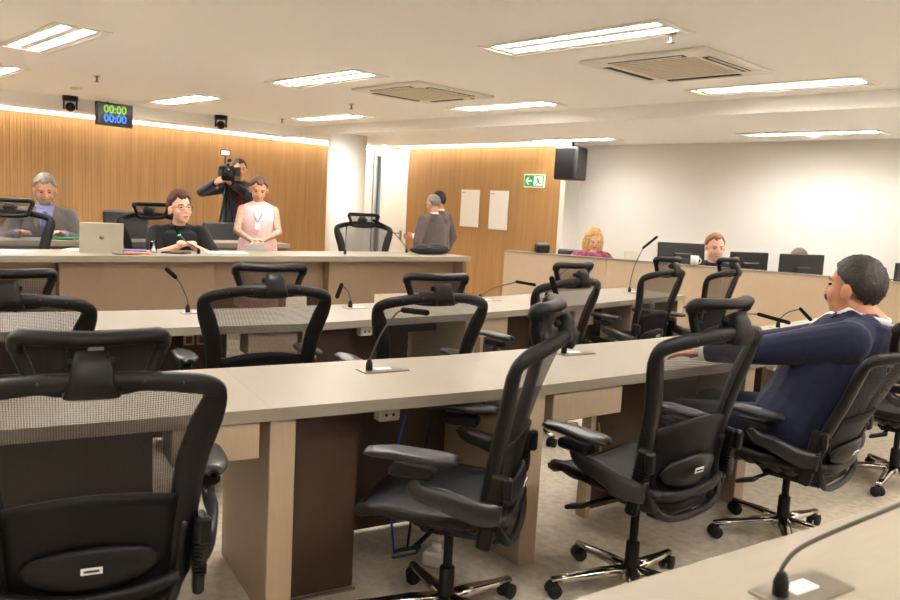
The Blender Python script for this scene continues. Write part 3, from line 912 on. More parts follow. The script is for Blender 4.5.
chair(.55, 4.93, -43, 'black mesh chair before the front row below the blonde woman', G2, spin=15, lift=-.02)
chair(1.42, 6.09, -46, 'black mesh chair before the front row left of the tech monitors', G2, spin=50, lift=-.01)
chair(2.0, 6.47, -49, 'rightmost black mesh chair of the front row', G2, spin=22, lift=-.01)
chair(-3.43, 6.14, 145, 'mesh chair behind the dais counter cut by left edge', G3, z=DZ, lift=-.01)
chair(-2.64, 7.13, 138, 'mesh chair behind the woman in black', G3, z=DZ, lift=.0)
chair(-.89, 8.21, 162, 'empty mesh chair behind the dais counter before the column', G3, z=DZ, lift=-.01)
# plain chairs of the second row
def plain_chair(x, y, az, lab, z=DZ, low=0.0):
    t = thing('plain_office_chair', lab, 'chair', P(x, y, z), rz(az), 'plain black chairs behind the second counter')
    one('box', (0, -.22, .78 - low / 2), (.46, .05, .50 - low), Matrix.Rotation(R(8), 3, 'X'), bev=.02).build('backrest', M['moncase'], t)
    one('box', (0, .0, .46), (.48, .46, .07), bev=.025).build('seat', M['moncase'], t)
    one('box', (0, -.24, .52), (.08, .02, .2)).build('back_bar', M['black'], t)
    one('cyl', (0, 0, .08), (0, 0, .43), .025).build('gas_column', M['black'], t)
    for i in range(5): link('base_arm', CH_M['_arm'], t, (0, 0, 0), R(72 * i))
plain_chair(-3.32, 8.15, 140, 'plain dark chair behind the woman in black and second counter')
plain_chair(-2.52, 8.80, 150, 'plain dark chair back beside the cameraman', low=.09)
plain_chair(1.50, 9.14, 176, 'plain black chair behind the blonde woman', z=0, low=.04)

# ------------------------------------------------------------------ microphones
def mic(x, y, az, pts, head, label, z=TOP, plate=True, prot=None, headdrop=0.0, led=None, hr=.011):
    """pts: (reach, height) of the gooseneck in the vertical plane of heading az; head: end (reach, height)"""
    t = thing('gooseneck_microphone', label, 'microphone', P(x, y, z), rz(az), 'gooseneck microphones')
    if plate:
        pr = (rz(prot) if prot is not None else YAW + R(33)) - rz(az)
        pl = link('base_plate', one('box', (.06, -.005, .002), (.2, .09, .006), bev=.002).mesh('base_plate', M['steel']), t, (0, 0, 0), pr)
        one('box', (.06, 0, .006), (.07, .035, .004), bev=.001).build('name_display', M['tag'], pl)
    one('lathe', [(.014, .004), (.014, .03), (.009, .045), (.006, .05)], n=12).build('foot', M['black'], t)
    path = catmull([(0, 0, .04)] + [(0, r_, z_) for r_, z_ in pts], 6)
    m = MB(); m.sweep(path, .0042, .0042, (1, 0, 0), 8); m.build('gooseneck', M['neck'], t)
    e0 = Vector((0, pts[-1][0], pts[-1][1])); e1 = Vector((0, head[0], head[1]))
    m = MB(); m.cap(e0, e1, hr, hr + .001, n=12); q = m.build('mic_head', M['foam'], t)
    if led:
        m = MB(); m.cyl(e0 - (e1 - e0).normalized() * .012, e0 - (e1 - e0).normalized() * .004, .0115); m.build('light_ring', M['ledgreen'], q)
mic(-.31, 3.1, 112, [(.01, .07), (.05, .16), (.11, .245), (.14, .262)], (.24, .262), 'gooseneck microphone on the middle row left of the side-turned chair')
mic(.56, 3.72, -100, [(0, .1), (.03, .22), (.06, .29)], (.085, .36), 'gooseneck microphone behind the side-turned chair headrest', hr=.013)
mic(1.66, 4.76, 95, [(.01, .06), (.08, .115), (.22, .125)], (.40, .085), 'gooseneck microphone with level head between empty chair and suited man')
mic(2.15, 5.09, 95, [(.0, .05), (.05, .105), (.13, .135)], (.2, .07), 'gooseneck microphone drooping before the man in navy suit', prot=40)
mic(.63, 1.362, 84, [(.0, .06), (.03, .095), (.11, .135), (.26, .20)], (.36, .24), 'nearest gooseneck microphone at lower right corner')
mic(3.5, 5.92, -90, [(.0, .15), (.05, .29), (.16, .31), (.30, .26)], (.42, .20), 'gooseneck microphone at the right end beyond the navy suited man')
mic(-1.47, 4.37, -95, [(.005, .08), (.04, .16), (.07, .2)], (.115, .24), 'gooseneck microphone on front row below the laptop', hr=.012)
mic(-.63, 4.94, -90, [(.0, .06), (.02, .11), (.06, .145)], (.085, .07), 'short drooping microphone on front row left of centre chair', hr=.013)
mic(.22, 5.72, 92, [(.02, .05), (.1, .1), (.26, .155)], (.39, .14), 'gooseneck microphone reaching right on front row')
mic(.75, 6.1, 92, [(.02, .08), (.1, .2), (.2, .27)], (.32, .29), 'gooseneck microphone over the chair below the blonde woman')
mic(1.59, 6.95, 60, [(.0, .1), (.04, .25), (.12, .40)], (.27, .50), 'tall upright gooseneck microphone at right of front row')
mic(-2.12, 6.55, -100, [(.03, .06), (.1, .1), (.16, .16)], (.19, .22), 'gooseneck microphone with green light before the woman in black', z=CT, plate=False, led=True)
mic(-1.02, 7.45, 10, [(.005, .12), (.01, .22)], (.02, .3), 'thin upright microphone before the empty dais chair', z=CT, plate=False, hr=.006)
mic(-.48, 8.2, -85, [(.04, .1), (.14, .2), (.24, .27)], (.36, .32), 'gooseneck microphone left of the standing men', z=CT, plate=False, hr=.014)

# ------------------------------------------------------------------ people
def skin(name, c, tattoo=False):
    m = mat(name, c, 0.5, noise=0.06, nscale=30)
    m.node_tree.nodes['Principled BSDF'].inputs['Subsurface Weight'].default_value = 0.06
    m.node_tree.nodes['Principled BSDF'].inputs['Subsurface Radius'].default_value = (.02, .008, .004)
    return m
SK1, SK2, SK3 = skin('skin_fair', srgb(226, 176, 148)), skin('skin_tan', srgb(190, 132, 100)), skin('skin_warm', srgb(208, 152, 122))
SKT = mat('skin_tattooed', srgb(176, 138, 116), 0.5, noise=0.35, nscale=45)
EYE = mat('eye', srgb(60, 42, 34), 0.2)
LIP = mat('lips', srgb(170, 92, 84), 0.4)
def remesh(mb, voxel, smooth=4):
    me = mb.mesh('tmp')
    o = bpy.data.objects.new('tmp', me); col.objects.link(o)
    a = o.modifiers.new('r', 'REMESH'); a.mode = 'VOXEL'; a.voxel_size = voxel; a.use_smooth_shade = True
    s_ = o.modifiers.new('s', 'SMOOTH'); s_.factor = .5; s_.iterations = smooth
    dg = bpy.context.evaluated_depsgraph_get()
    out = bpy.data.meshes.new_from_object(o.evaluated_get(dg))
    bpy.data.objects.remove(o); bpy.data.meshes.remove(me)
    for p_ in out.polygons: p_.use_smooth = True
    return out
def ik(a, b, l1, l2, pole):
    a, b, pole = Vector(a), Vector(b), Vector(pole)
    d = b - a; L = min(d.length, (l1 + l2) * .999); u = d.normalized()
    x = (l1 * l1 - l2 * l2 + L * L) / (2 * L)
    h_ = math.sqrt(max(0, l1 * l1 - x * x))
    pv = pole - a; pv -= pv.dot(u) * u
    if pv.length < 1e-5: pv = Vector((0, -1, 0))
    pv.normalize()
    return a + u * x + pv * h_, a + u * L
def hand(mb, wr, d, n, side, curl=.6, k=1.0, spread=1.0):
    """wr wrist, d finger direction, n palm normal (palm side), side +1 thumb to +w"""
    d = Vector(d).normalized(); n = Vector(n); n = (n - n.dot(d) * d).normalized(); w_ = d.cross(n) * side
    rot = Matrix((w_, d, n)).transposed()
    wr = Vector(wr)
    mb.ell(wr + d * .045 * k, (.040 * k, .055 * k, .018 * k), rot)
    for i, (off, ln) in enumerate(((.030, .072), (.010, .08), (-.011, .075), (-.030, .058))):
        p0 = wr + d * .082 * k + w_ * off * k
        dv = (d + w_ * off * 2.5 * spread).normalized()
        a = 0.0
        for sg, (fr, c_) in enumerate(((.45, .35), (.32, .9), (.23, .7))):
            a += curl * c_
            q = dv * math.cos(a) + n * math.sin(a)
            p1 = p0 + q * ln * fr * k
            mb.cap(p0, p1, (.0095 - .001 * sg) * k, (.0088 - .001 * sg) * k, n=8)
            p0 = p1
    p0 = wr + d * .025 * k + w_ * .03 * k
    q = (d * .75 + w_ * .65 + n * .25).normalized()
    p1 = p0 + q * .042 * k
    mb.cap(p0, p1, .013 * k, .0105 * k, n=8)
    q2 = (d * .95 + w_ * .15 + n * .45).normalized()
    mb.cap(p1, p1 + q2 * .032 * k, .0105 * k, .008 * k, n=8)
def person(label, x, y, az, z=0.0, k=1.0, sit=None, lean=0.0, head=(0, 0, 0), hands=None, skinm=SK1, top=None, topcol=None, shirt=None,
           tie=None, sleeves='long', bottom=None, hair=None, voxel=.008, poles=None, palm=None, curl=.6, glasses=None, beard=None, mustache=None,
           dress=False, girth=1.0, neckfwd=0.0, tattoo=False, group=None, twist=0.0, hk=1.0, tl=1.0, neck=.13):
    t = thing('person', label, 'person', P(x, y, z), rz(az), group)
    hipz = (sit + .09) if sit else .94 * k
    Rl = Matrix.Rotation(R(lean), 3, 'X')                      # lean > 0 tips backwards
    pel = Vector((0, 0, hipz))
    Rt = Matrix.Rotation(R(twist), 3, 'Z')
    def T(px, py, pz): return pel + Rl @ (Rt @ Vector((px * k, py * k, pz * k * tl)))
    nb = T(0, -.01, .49)
    hc = nb + Vector((0, (.035 + neckfwd) * k, neck * k * (.4 + .6 * hk)))
    kk = k; kh = k * hk
    Rh = Matrix.Rotation(R(head[0]), 3, 'Z') @ Matrix.Rotation(R(head[1]), 3, 'X') @ Matrix.Rotation(R(head[2]), 3, 'Y')
    H = lambda a, b, c: hc + Rh @ Vector((a * kh, b * kh, c * kh))
    sh = [T(s * .168 * girth ** .35, -.005, .395) for s in (-1, 1)]
    l1, l2 = .285 * k, .255 * k
    arms = []
    for i, s in enumerate((-1, 1)):
        if hands and hands[i] is not None: wt = Vector(hands[i])
        else: wt = sh[i] + Vector((s * .06, .06, -.50)) * k
        pole = Vector(poles[i]) if poles and poles[i] is not None else sh[i] + Vector((s * .5, -.35, -.45))
        el, wr = ik(sh[i], wt, l1, l2, pole)
        arms.append((sh[i], el, wr))
    hips = [pel + Vector((s * .095 * k, 0, -.03 * k)) for s in (-1, 1)]
    legs = []
    for s, hp_ in zip((-1, 1), hips):
        if sit:
            kn = hp_ + Vector((s * .06, .43, -.02)) * k; an = Vector((s * .12 * k, .43 * k + .02, .09 * k))
        else:
            kn = Vector((s * .10 * k, .02, .49 * k)); an = Vector((s * .11 * k, -.01, .08 * k))
        legs.append((hp_, kn, an))
    b = MB()
    # head
    E = lambda c, r_: b.ell(H(*c), [q * kh for q in r_], Rh)
    E((0, -.012, .03), (.077, .097, .092)); E((0, .022, -.03), (.063, .072, .088)); E((0, .034, -.078), (.047, .05, .036)); E((0, .062, -.1), (.022, .02, .019))
    b.cap(H(0, .086, .012), H(0, .104, -.028), .010 * k, .014 * k, 8)
    for s in (-1, 1):
        E((s * .012, .098, -.033), (.009, .011, .008)); E((s * .037, .056, -.035), (.026, .026, .03)); E((s * .083, -.008, -.012), (.013, .022, .034))
        E((s * .03, .078, .026), (.026, .012, .009))
    E((0, .085, -.066), (.025, .011, .0085))
    b.cap(nb + Vector((0, 0, -.03 * k)), H(0, -.018, -.07), .06 * k, .054 * k)
    ROWS = [(-.10, .165, .115), (0, .17, .125), (.10, .155, .12), (.2, .155, .12), (.30, .165, .12), (.37, .158, .108), (.42, .12, .088), (.462, .075, .07)]
    def front(zz, e=.02):
        for (z0, a0, b0), (z1, a1, b1) in zip(ROWS, ROWS[1:]):
            if z0 <= zz <= z1:
                bb = b0 + (b1 - b0) * (zz - z0) / (z1 - z0)
                return (.01 if .1 < zz < .4 else 0.0) + bb * (girth if zz < .35 else girth ** .5) + e
        return .1
    def torso(mb, e, gz=0.0, top_z=.47):
        rows = ROWS + ([(.488, .064, .062)] if e else [])
        pts, ra, rb = [], [], []
        for zz, a_, bb_ in rows:
            gg = girth if zz < .35 else girth ** .5
            pts.append(T(0, .01 if .1 < zz < .4 else 0, zz)); ra.append((a_ * gg + e) * k); rb.append((bb_ * gg + e) * k)
        mb.sweep(catmull(pts, 3), [ra[min(len(ra) - 1, int(round(i / 3)))] if i % 3 == 0 else ra[i // 3] * (1 - (i % 3) / 3) + ra[i // 3 + 1] * (i % 3) / 3 for i in range((len(ra) - 1) * 3 + 1)],
                 [rb[i // 3] if i % 3 == 0 else rb[i // 3] * (1 - (i % 3) / 3) + rb[i // 3 + 1] * (i % 3) / 3 for i in range((len(rb) - 1) * 3 + 1)], Rl @ (Rt @ Vector((0, 1, 0))), 20)
        for i in (0, 1):
            mb.cap(T((i * 2 - 1) * .03, -.005, .43), sh[i] if not (e and sleeves == 'none') else sh[i].lerp(T(0, 0, .41), .3), (.058 + e * .6) * k, (.056 + e * .6) * k)
            mb.cap(T((i * 2 - 1) * .01, -.015, .465), T((i * 2 - 1) * .12, -.01, .415), (.045 + e * .4) * k, (.045 + e * .5) * k)
    torso(b, 0)
    for (s0, el, wr), s in zip(arms, (-1, 1)):
        b.cap(s0, el, .052 * k * girth ** .5, .041 * k * girth ** .3, 12); b.cap(el, wr, .042 * k * girth ** .3, .027 * k, 12)
        dv = (wr - el).normalized()
        pn = Vector(palm[0 if s < 0 else 1]) if palm and palm[0 if s < 0 else 1] is not None else Vector((-s, .1, -.3))
        hd = dv
        if palm and len(palm) > 2 and palm[2] is not None: hd = Vector(palm[2][0 if s < 0 else 1])
        thumb = 1 if (hd.cross(pn)).dot(Vector((-s, .3, .6))) > 0 else -1
        hand(b, wr, hd, pn, thumb, curl, k)
    for hp_, kn, an in legs:
        b.cap(hp_, kn, .082 * k, .055 * k); b.cap(kn, an, .055 * k, .038 * k); b.cap(an + Vector((0, -.03, -.04)), an + Vector((0, .16 * k, -.05)), .035 * k, .03 * k)
    me = remesh(b, voxel, 3)
    me.materials.append(skinm)
    if tattoo:
        me.materials.append(SKT)
        for p_ in me.polygons:
            c = p_.center
            for s0, el, wr in arms:
                for a_, b_ in ((s0, el), (el, wr)):
                    d_ = b_ - a_; tt = max(0, min(1, (c - a_).dot(d_) / d_.length_squared))
                    if (c - (a_ + d_ * tt)).length < .062 * k and c.z < hipz + .36 * k: p_.material_index = 1
    body = link('body', me, t)
    # eyes, brows, lips
    for s in (-1, 1):
        e_ = MB(); e_.ell(H(s * .031, .081, .004), (.011 * kh, .008 * kh, .006 * kh), Rh, 10, 6); e_.build('eye', EYE, t)
        if hair:
            e_ = MB(); e_.sweep([H(s * .014, .093, .026), H(s * .033, .091, .032), H(s * .052, .078, .026)], .002 * kh, .0035 * kh, (0, 0, 1), 6); e_.build('eyebrow', hair['mat'], t)
    e_ = MB(); e_.ell(H(0, .089, -.065), (.022 * kh, .008 * kh, .006 * kh), Rh, 10, 6); e_.build('lips', LIP, t)
    # hair
    if hair:
        hf, hs, hb_, vol = hair.get('front', .5), hair.get('side', -.05), hair.get('back', -.5), hair.get('vol', 1.07)
        nz = hair.get('rough', .02); tv = hair.get('top', .0)
        def fn(d):
            a_ = math.atan2(d.x, d.y); c_ = math.cos(a_)
            line = hs + (hf - hs) * min(1.0, c_ * 1.25) ** .8 if c_ > 0 else hs + (hb_ - hs) * (-c_) ** .7
            line += .07 * math.sin(5 * a_ + hs * 9) + .05 * math.sin(11 * a_ + 1.3) + .03 * math.sin(23 * a_)
            q = max(0, min(1, (d.z - line) / .26 + .5)); q = q * q * (3 - 2 * q)
            return (.80 + (vol + tv * max(0, d.z) ** 2 - .80) * q) * (1 + nz * math.sin(17 * a_ + 9 * d.z) * q + nz * .7 * math.sin(31 * d.z + 23 * d.x) * q)
        m = MB(); m.ell(H(0, -.014, .026), (.080 * kh, .100 * kh, .097 * kh), Rh, 48, 36, fn=fn)
        if hair.get('long'):
            for s in (-1, 1):
                for j in range(7):
                    a_ = R(20 + j * 24)
                    p0 = H(s * .07 * math.sin(a_) + s * .008, .06 * math.cos(a_) - .02, .04)
                    p1 = H(s * (.085 * math.sin(a_) + .018), .075 * math.cos(a_) - .02, -.08)
                    p2 = H(s * (.08 * math.sin(a_) + .02), .07 * math.cos(a_) + .0, -.08 - hair['long'])
                    m.sweep(catmull([p0, p1, p2], 5), [.022 * k, .026 * k, .02 * k, .006 * k], [.02 * k, .024 * k, .018 * k, .005 * k], (0, 1, 0), 8)
        m.build('hair', hair['mat'], t)
    if beard:
        m = MB(); m.ell(H(0, .040, -.085), (.053 * k, .058 * k, .040 * k), Rh, 20, 12, fn=lambda d: .8 if d.z > .55 else 1.0)
        for s in (-1, 1): m.sweep([H(s * .068, .0, -.01), H(s * .062, .02, -.05), H(s * .045, .05, -.085)], .012 * k, .012 * k, (0, 0, 1), 8)
        m.build('beard', beard, t)
    if mustache or beard:
        m = MB(); m.sweep(catmull([H(-.032, .086, -.058), H(-.012, .100, -.049), H(0, .103, -.048), H(.012, .100, -.049), H(.032, .086, -.058)], 3), [.004 * k, .008 * k, .004 * k], [.004 * k, .007 * k, .004 * k], (0, 0, 1), 8)
        m.build('mustache', mustache or beard, t)
    if glasses:
        m = MB()
        for s in (-1, 1):
            c = [H(s * .034 + .026 * math.cos(q), .1 - .01 * abs(math.cos(q)), .002 + .02 * math.sin(q)) for q in [R(d_) for d_ in range(0, 360, 30)]]
            m.sweep(c, .0022 * k, .0022 * k, (0, 1, 0), 6, closed=True)
            m.sweep([H(s * .06, .095, .006), H(s * .082, .03, .006), H(s * .084, -.02, 0)], .0022 * k, .0022 * k, (0, 0, 1), 6)
        m.sweep([H(-.008, .1, .006), H(.008, .1, .006)], .0022 * k, .0022 * k, (0, 0, 1), 6)
        m.build('glasses', glasses, t)
    # clothes
    if top:
        c = MB()
        torso(c, .022, top_z=.475)
        for (s0, el, wr), s in zip(arms, (-1, 1)):
            g = .018 * k
            if sleeves == 'long':
                c.cap(s0, el, (.062) * k * girth ** .5 + g * .6, .050 * k + g * .6, 14); c.cap(el, wr - (wr - el).normalized() * .03 * k, .050 * k + g * .6, .034 * k + g * .5, 14)
            elif sleeves == 'elbow':
                c.cap(s0, s0.lerp(el, .93), .064 * k * girth ** .5 + g, .056 * k + g * .8, 14)
        if dress:
            for hp_, kn, an in legs: pass
            c.sweep([pel + Vector((0, 0, .05)), pel + Vector((0, 0, -.2 * k)), pel + Vector((0, 0, -.72 * k))], [.19 * k * girth, .21 * k * girth, .22 * k * girth], [.15 * k * girth, .16 * k * girth, .17 * k * girth], (0, 1, 0), 20)
        me = remesh(c, voxel, 3)
        me.materials.append(top)
        if shirt:
            me.materials.append(shirt)
            inv = (Rl @ Rt).inverted()
            for p_ in me.polygons:
                q = inv @ (p_.center - pel) / k
                nn = inv @ p_.normal
                if q.y > 0.02 and q.z > .2 * tl and abs(q.x) < .006 + .06 * (q.z / tl - .2) / .26: p_.material_index = 1
        link('jacket' if shirt else 'top', me, t)
        if shirt:                                          # lapels and collar
            m = MB()
            for s in (-1, 1):
                def lap(u, v, s=s):
                    zz = .2 + .25 * v; x0 = .006 + .058 * v
                    wv = .05 * math.sin(min(1, v * 1.25) * math.pi * .62)
                    xx = x0 + wv * u
                    yy = front(zz) + .004 - 1.6 * xx * xx
                    return T(s * xx, yy, zz)
                m.grid(lap, 4, 8, th=.006)
            m.build('lapels', top, t)
            m = MB(); cpts = []
            for i in range(20):
                a_ = 2 * math.pi * i / 20
                cpts.append(nb + Rl @ Vector((.06 * k * math.sin(a_), .06 * k * math.cos(a_) + .002, (-.004 - .016 * math.cos(a_)) * k)))
            m.sweep(cpts, .005 * k, .014 * k, (0, 0, 1), 8, closed=True); m.build('collar', shirt, t)
        if shirt and sleeves == 'long':
            for (s0, el, wr) in arms:
                dv = (wr - el).normalized(); q = MB(); q.sweep([wr - dv * .03 * k, wr + dv * .012 * k], .037 * k, .037 * k, (0, 0, 1) if abs(dv.z) < .9 else (1, 0, 0), 14); q.build('shirt_cuff', shirt, t)
        if tie:
            m = MB()
            def tf(u, v):
                zz = .44 - .34 * v; wv = (.016 + .022 * min(1, v * 1.3))
                yy = front(zz) + .016
                return T((2 * u - 1) * wv, yy, zz)
            m.grid(tf, 3, 10, th=.008); m.ell(T(0, front(.43) + .014, .432), (.02 * k, .014 * k, .018 * k)); m.build('necktie', tie, t)
    if bottom:
        c = MB()
        for hp_, kn, an in legs:
            c.cap(hp_, kn, .1 * k, .07 * k); c.cap(kn, an + Vector((0, 0, .02)), .07 * k, .055 * k)
        c.ell(pel + Vector((0, 0, -.02)), (.185 * k, .14 * k, .13 * k))
        me = remesh(c, .012, 3); me.materials.append(bottom); link('trousers', me, t)
    for hp_, kn, an in legs:
        q = MB(); q.cap(an + Vector((0, -.035, -.038)), an + Vector((0, .17 * k, -.042)), .045 * k, .04 * k); q.box(an + Vector((0, .06 * k, -.073)), (.085 * k, .29 * k, .014), bev=.005); q.build('shoe', M['black'], t)
    return t, dict(H=H, Rh=Rh, T=T, arms=arms, nb=nb, k=k, front=front)
HAIR = lambda n_, c: mat(n_, c, 0.55, noise=0.35, nscale=70, bump=.4, bscale=90)
H_GREY, H_BROWN, H_BLACK = HAIR('hair_grey', srgb(138, 131, 123)), HAIR('hair_auburn', srgb(74, 40, 28)), HAIR('hair_black', srgb(34, 28, 26))
H_BLONDE, H_SANDY, H_SALT = HAIR('hair_blonde', srgb(206, 160, 96)), HAIR('hair_sandy', srgb(140, 92, 54)), HAIR('hair_salt', srgb(44, 36, 32))
H_DARK = HAIR('hair_dark_brown', srgb(84, 56, 40))
CL = lambda n_, c, r_=.85: mat(n_, c, r_, noise=.08, nscale=60, spec=.2, sheen=.1, bump=.9, bscale=9)
SUIT_G, SUIT_N, SUIT_D, BLK = CL('suit_grey', srgb(104, 98, 96)), CL('suit_navy', srgb(30, 33, 56)), CL('suit_charcoal', srgb(92, 82, 78)), CL('black_cloth', srgb(26, 24, 25))
SHIRT_B, SHIRT_W, PINK, TIE_B = CL('shirt_lilac', srgb(140, 140, 190)), CL('shirt_white', srgb(236, 234, 232)), CL('dress_pink', srgb(240, 202, 198)), CL('tie_blue', srgb(84, 104, 168), .5)
TIE_R, FLORAL, DKBLUE, JEANS = CL('tie_red', srgb(120, 40, 40)), mat('floral_cloth', srgb(150, 70, 100), .8, noise=.8, nscale=26), CL('shirt_dark_blue', srgb(38, 44, 62)), CL('trousers_dark', srgb(40, 40, 48))
GLS = mat('glasses_frame', srgb(60, 36, 40), .3)

# 1 seated man, grey suit
person('bearded grey-haired man in grey suit seated at left', -3.96, 7.62, 153, DZ, 1.13, sit=.42, lean=-3, head=(4, -20, 0), neckfwd=.02, hands=((-.16, .40, .80), (.22, .38, .80)), skinm=SK3,
    top=SUIT_G, shirt=SHIRT_B, tie=TIE_B, bottom=SUIT_G, hair=dict(mat=H_GREY, front=.5, side=-.3, back=-.8, vol=1.1, top=.06, rough=.03), beard=H_GREY, girth=1.15, palm=((0, .2, -1), (0, .2, -1)))
# 2 seated woman in black
person('woman with short auburn hair and glasses in black top', -2.50, 7.12, 150, DZ, 1.02, sit=.42, tl=.93, lean=-8, head=(16, 4, 3), neckfwd=.02, hands=((-.07, .34, .79), (.05, .36, .79)), skinm=SK1, top=BLK, sleeves='elbow', bottom=BLK, hk=1.1,
    hair=dict(mat=H_BROWN, front=.5, side=-.22, back=-.8, vol=1.15, top=.14, rough=.03), glasses=GLS, girth=1.14, palm=((.6, .1, -.6), (-.6, .1, -.6)), poles=((-.8, .0, .4), (.8, .0, .4)))
# 3 standing woman in pink
pinkw, PA = person('woman in sleeveless pink dress with tattooed arms standing', -1.90, 7.64, 168, DZ, .84, head=(6, -20, -4), neckfwd=.02, hands=((-.035, .22, .83), (.035, .235, .83)), skinm=SK3, top=PINK, sleeves='none', dress=True, hk=1.15,
    hair=dict(mat=H_DARK, front=.48, side=-.15, back=-.7, vol=1.12, top=.04, rough=.012), girth=1.14, tattoo=True, poles=((-1.2, -.1, .75), (1.2, -.1, .75)), palm=((.5, -.6, -.3), (-.5, -.6, -.3)))
# 4 cameraman
person('cameraman in dark jacket shooting with shoulder camera on tripod', -2.64, 9.62, 158, DZ, 1.0, lean=-2, head=(8, -4, 0), hands=((.12, .34, 1.38), (.30, .28, 1.38)), skinm=SK2, top=CL('jacket_slate', srgb(54, 52, 58)), shirt=BLK, tie=TIE_R, bottom=JEANS,
    hair=dict(mat=H_BLACK, front=.55, side=-.3, back=-.8, vol=1.12), curl=1.0, poles=((-.6, .3, .9), (.95, .1, 1.1)), palm=((.9, .3, .1), (-.9, .3, .1)))
# 5/6 standing men by the far wall
person('balding grey man in charcoal suit standing with back turned', -.26, 9.75, -42, 0, .92, head=(12, -12, 0), hands=(None, (-.02, .34, 1.02)), skinm=SK3, top=SUIT_D, shirt=SHIRT_W, bottom=SUIT_D,
    hair=dict(mat=H_GREY, front=.95, side=-.2, back=-.7, vol=1.06), glasses=GLS, girth=1.2)
person('dark-haired man in grey suit half hidden behind standing man', -.20, 10.15, -50, 0, .95, head=(0, -8, 0), skinm=SK2, top=SUIT_D, shirt=SHIRT_W, bottom=SUIT_D,
    hair=dict(mat=H_BLACK, front=.5, side=-.3, back=-.8, vol=1.1))
# 7 blonde woman
person('blonde long-haired woman looking down behind technicians counter', 1.56, 9.02, 176, 0, .98, sit=.48, lean=-22, head=(4, -30, 4), hands=((-.14, .44, .78), (.16, .44, .78)), skinm=SK1, top=FLORAL, bottom=JEANS,
    hair=dict(mat=H_BLONDE, front=.55, side=-.6, back=-.9, vol=1.1, long=.12), poles=((-.6, .1, .5), (.6, .1, .5)), palm=((0, .1, -1), (0, .1, -1)))
# 8 man behind monitor
person('sandy-haired man in dark shirt behind the tilted monitor', 2.76, 8.34, -168, 0, 1.08, sit=.38, lean=-8, head=(14, -8, 0), hands=((-.14, .44, .78), (.16, .44, .78)), skinm=SK1, top=DKBLUE, bottom=JEANS, hk=1.06,
    hair=dict(mat=H_SANDY, front=.6, side=-.3, back=-.8, vol=1.12), palm=((0, .1, -1), (0, .1, -1)))
# 9 hidden person
person('person hidden behind flat monitor with only greying hair showing', 3.49, 7.98, -165, 0, .97, sit=.38, lean=-12, head=(0, -22, 0), hands=((-.14, .42, .78), (.16, .42, .78)), skinm=SK3, top=DKBLUE, bottom=JEANS,
    hair=dict(mat=HAIR('hair_mixed', srgb(74, 58, 46)), front=.5, side=-.3, back=-.8, vol=1.12), palm=((0, .1, -1), (0, .1, -1)))
# 10 man in navy suit
person('man in navy suit and white collar seated at right', 1.60, 3.435, -52, 0, 1.10, sit=.478, lean=25, neck=.105, head=(-12, 4, 0), hands=((-.22, .53, .795), (.02, .57, .795)), skinm=SK2, top=SUIT_N, shirt=SHIRT_W, bottom=SUIT_N, hk=.97,
    hair=dict(mat=H_SALT, front=.42, side=-.3, back=-.85, vol=1.08, top=.04, rough=.03), mustache=H_BLACK, girth=1.3, voxel=.007, neckfwd=.045, poles=((-.8, .0, .45), (.8, .0, .45)), palm=((0, .1, -1), (0, .1, -1)), curl=.3)

# ------------------------------------------------------------------ video camera on tripod
t = thing('video_camera', 'black shoulder video camera with small light panel on tripod', 'video camera', P(-2.69, 9.30, DZ), rz(158))
one('box', (0, .0, 1.50), (.15, .28, .17), bev=.015).build('camera_body', M['black'], t)
q = MB(); q.cyl((0, .13, 1.50), (0, .27, 1.50), .05); q.cyl((0, .27, 1.50), (0, .33, 1.50), .065); q.build('lens', M['black'], t)
q = MB(); q.cyl((0, .331, 1.5), (0, .333, 1.5), .05); q.build('front_glass', M['screen'], t)
one('box', (-.11, .02, 1.53), (.07, .16, .1), bev=.01).build('side_screen', M['moncase'], t)
one('box', (.02, -.2, 1.50), (.12, .12, .14), bev=.02).build('battery', M['black'], t)
q = MB(); q.box((0, 0, 1.60), (.03, .22, .025), bev=.006); q.box((0, .1, 1.58), (.025, .02, .05)); q.box((0, -.09, 1.58), (.025, .02, .05)); q.build('top_handle', M['black'], t)
q = MB(); q.cyl((0, .12, 1.645), (0, .26, 1.645), .02); q.cyl((.07, .1, 1.56), (.07, -.06, 1.56), .025); q.build('microphone_and_viewfinder', M['black'], t)
q = one('box', (.03, .05, 1.735), (.11, .03, .07), bev=.005).build('lamp_panel', M['black'], t)
one('box', (.03, .067, 1.735), (.09, .004, .05)).build('lamp_face', M['ledpanel'], q)
one('cyl', (.03, .05, 1.61), (.03, .05, 1.71), .008).build('lamp_stem', M['black'], t)
one('lathe', [(.05, 1.36), (.05, 1.40), (.035, 1.43), (.035, 1.44)], n=16).build('tripod_head', M['black'], t)
for i in range(3):
    a = R(120 * i + 30)
    one('sweep', [(0, 0, 1.38), (.13 * math.cos(a), .13 * math.sin(a), .7), (.25 * math.cos(a), .25 * math.sin(a), .02)], [.018, .015, .011], None, (1, 0, 0), 8).build('tripod_leg', M['black'], t)
one('cyl', (.05, -.05, 1.4), (.1, -.36, 1.30), .009).build('pan_bar', M['black'], t)

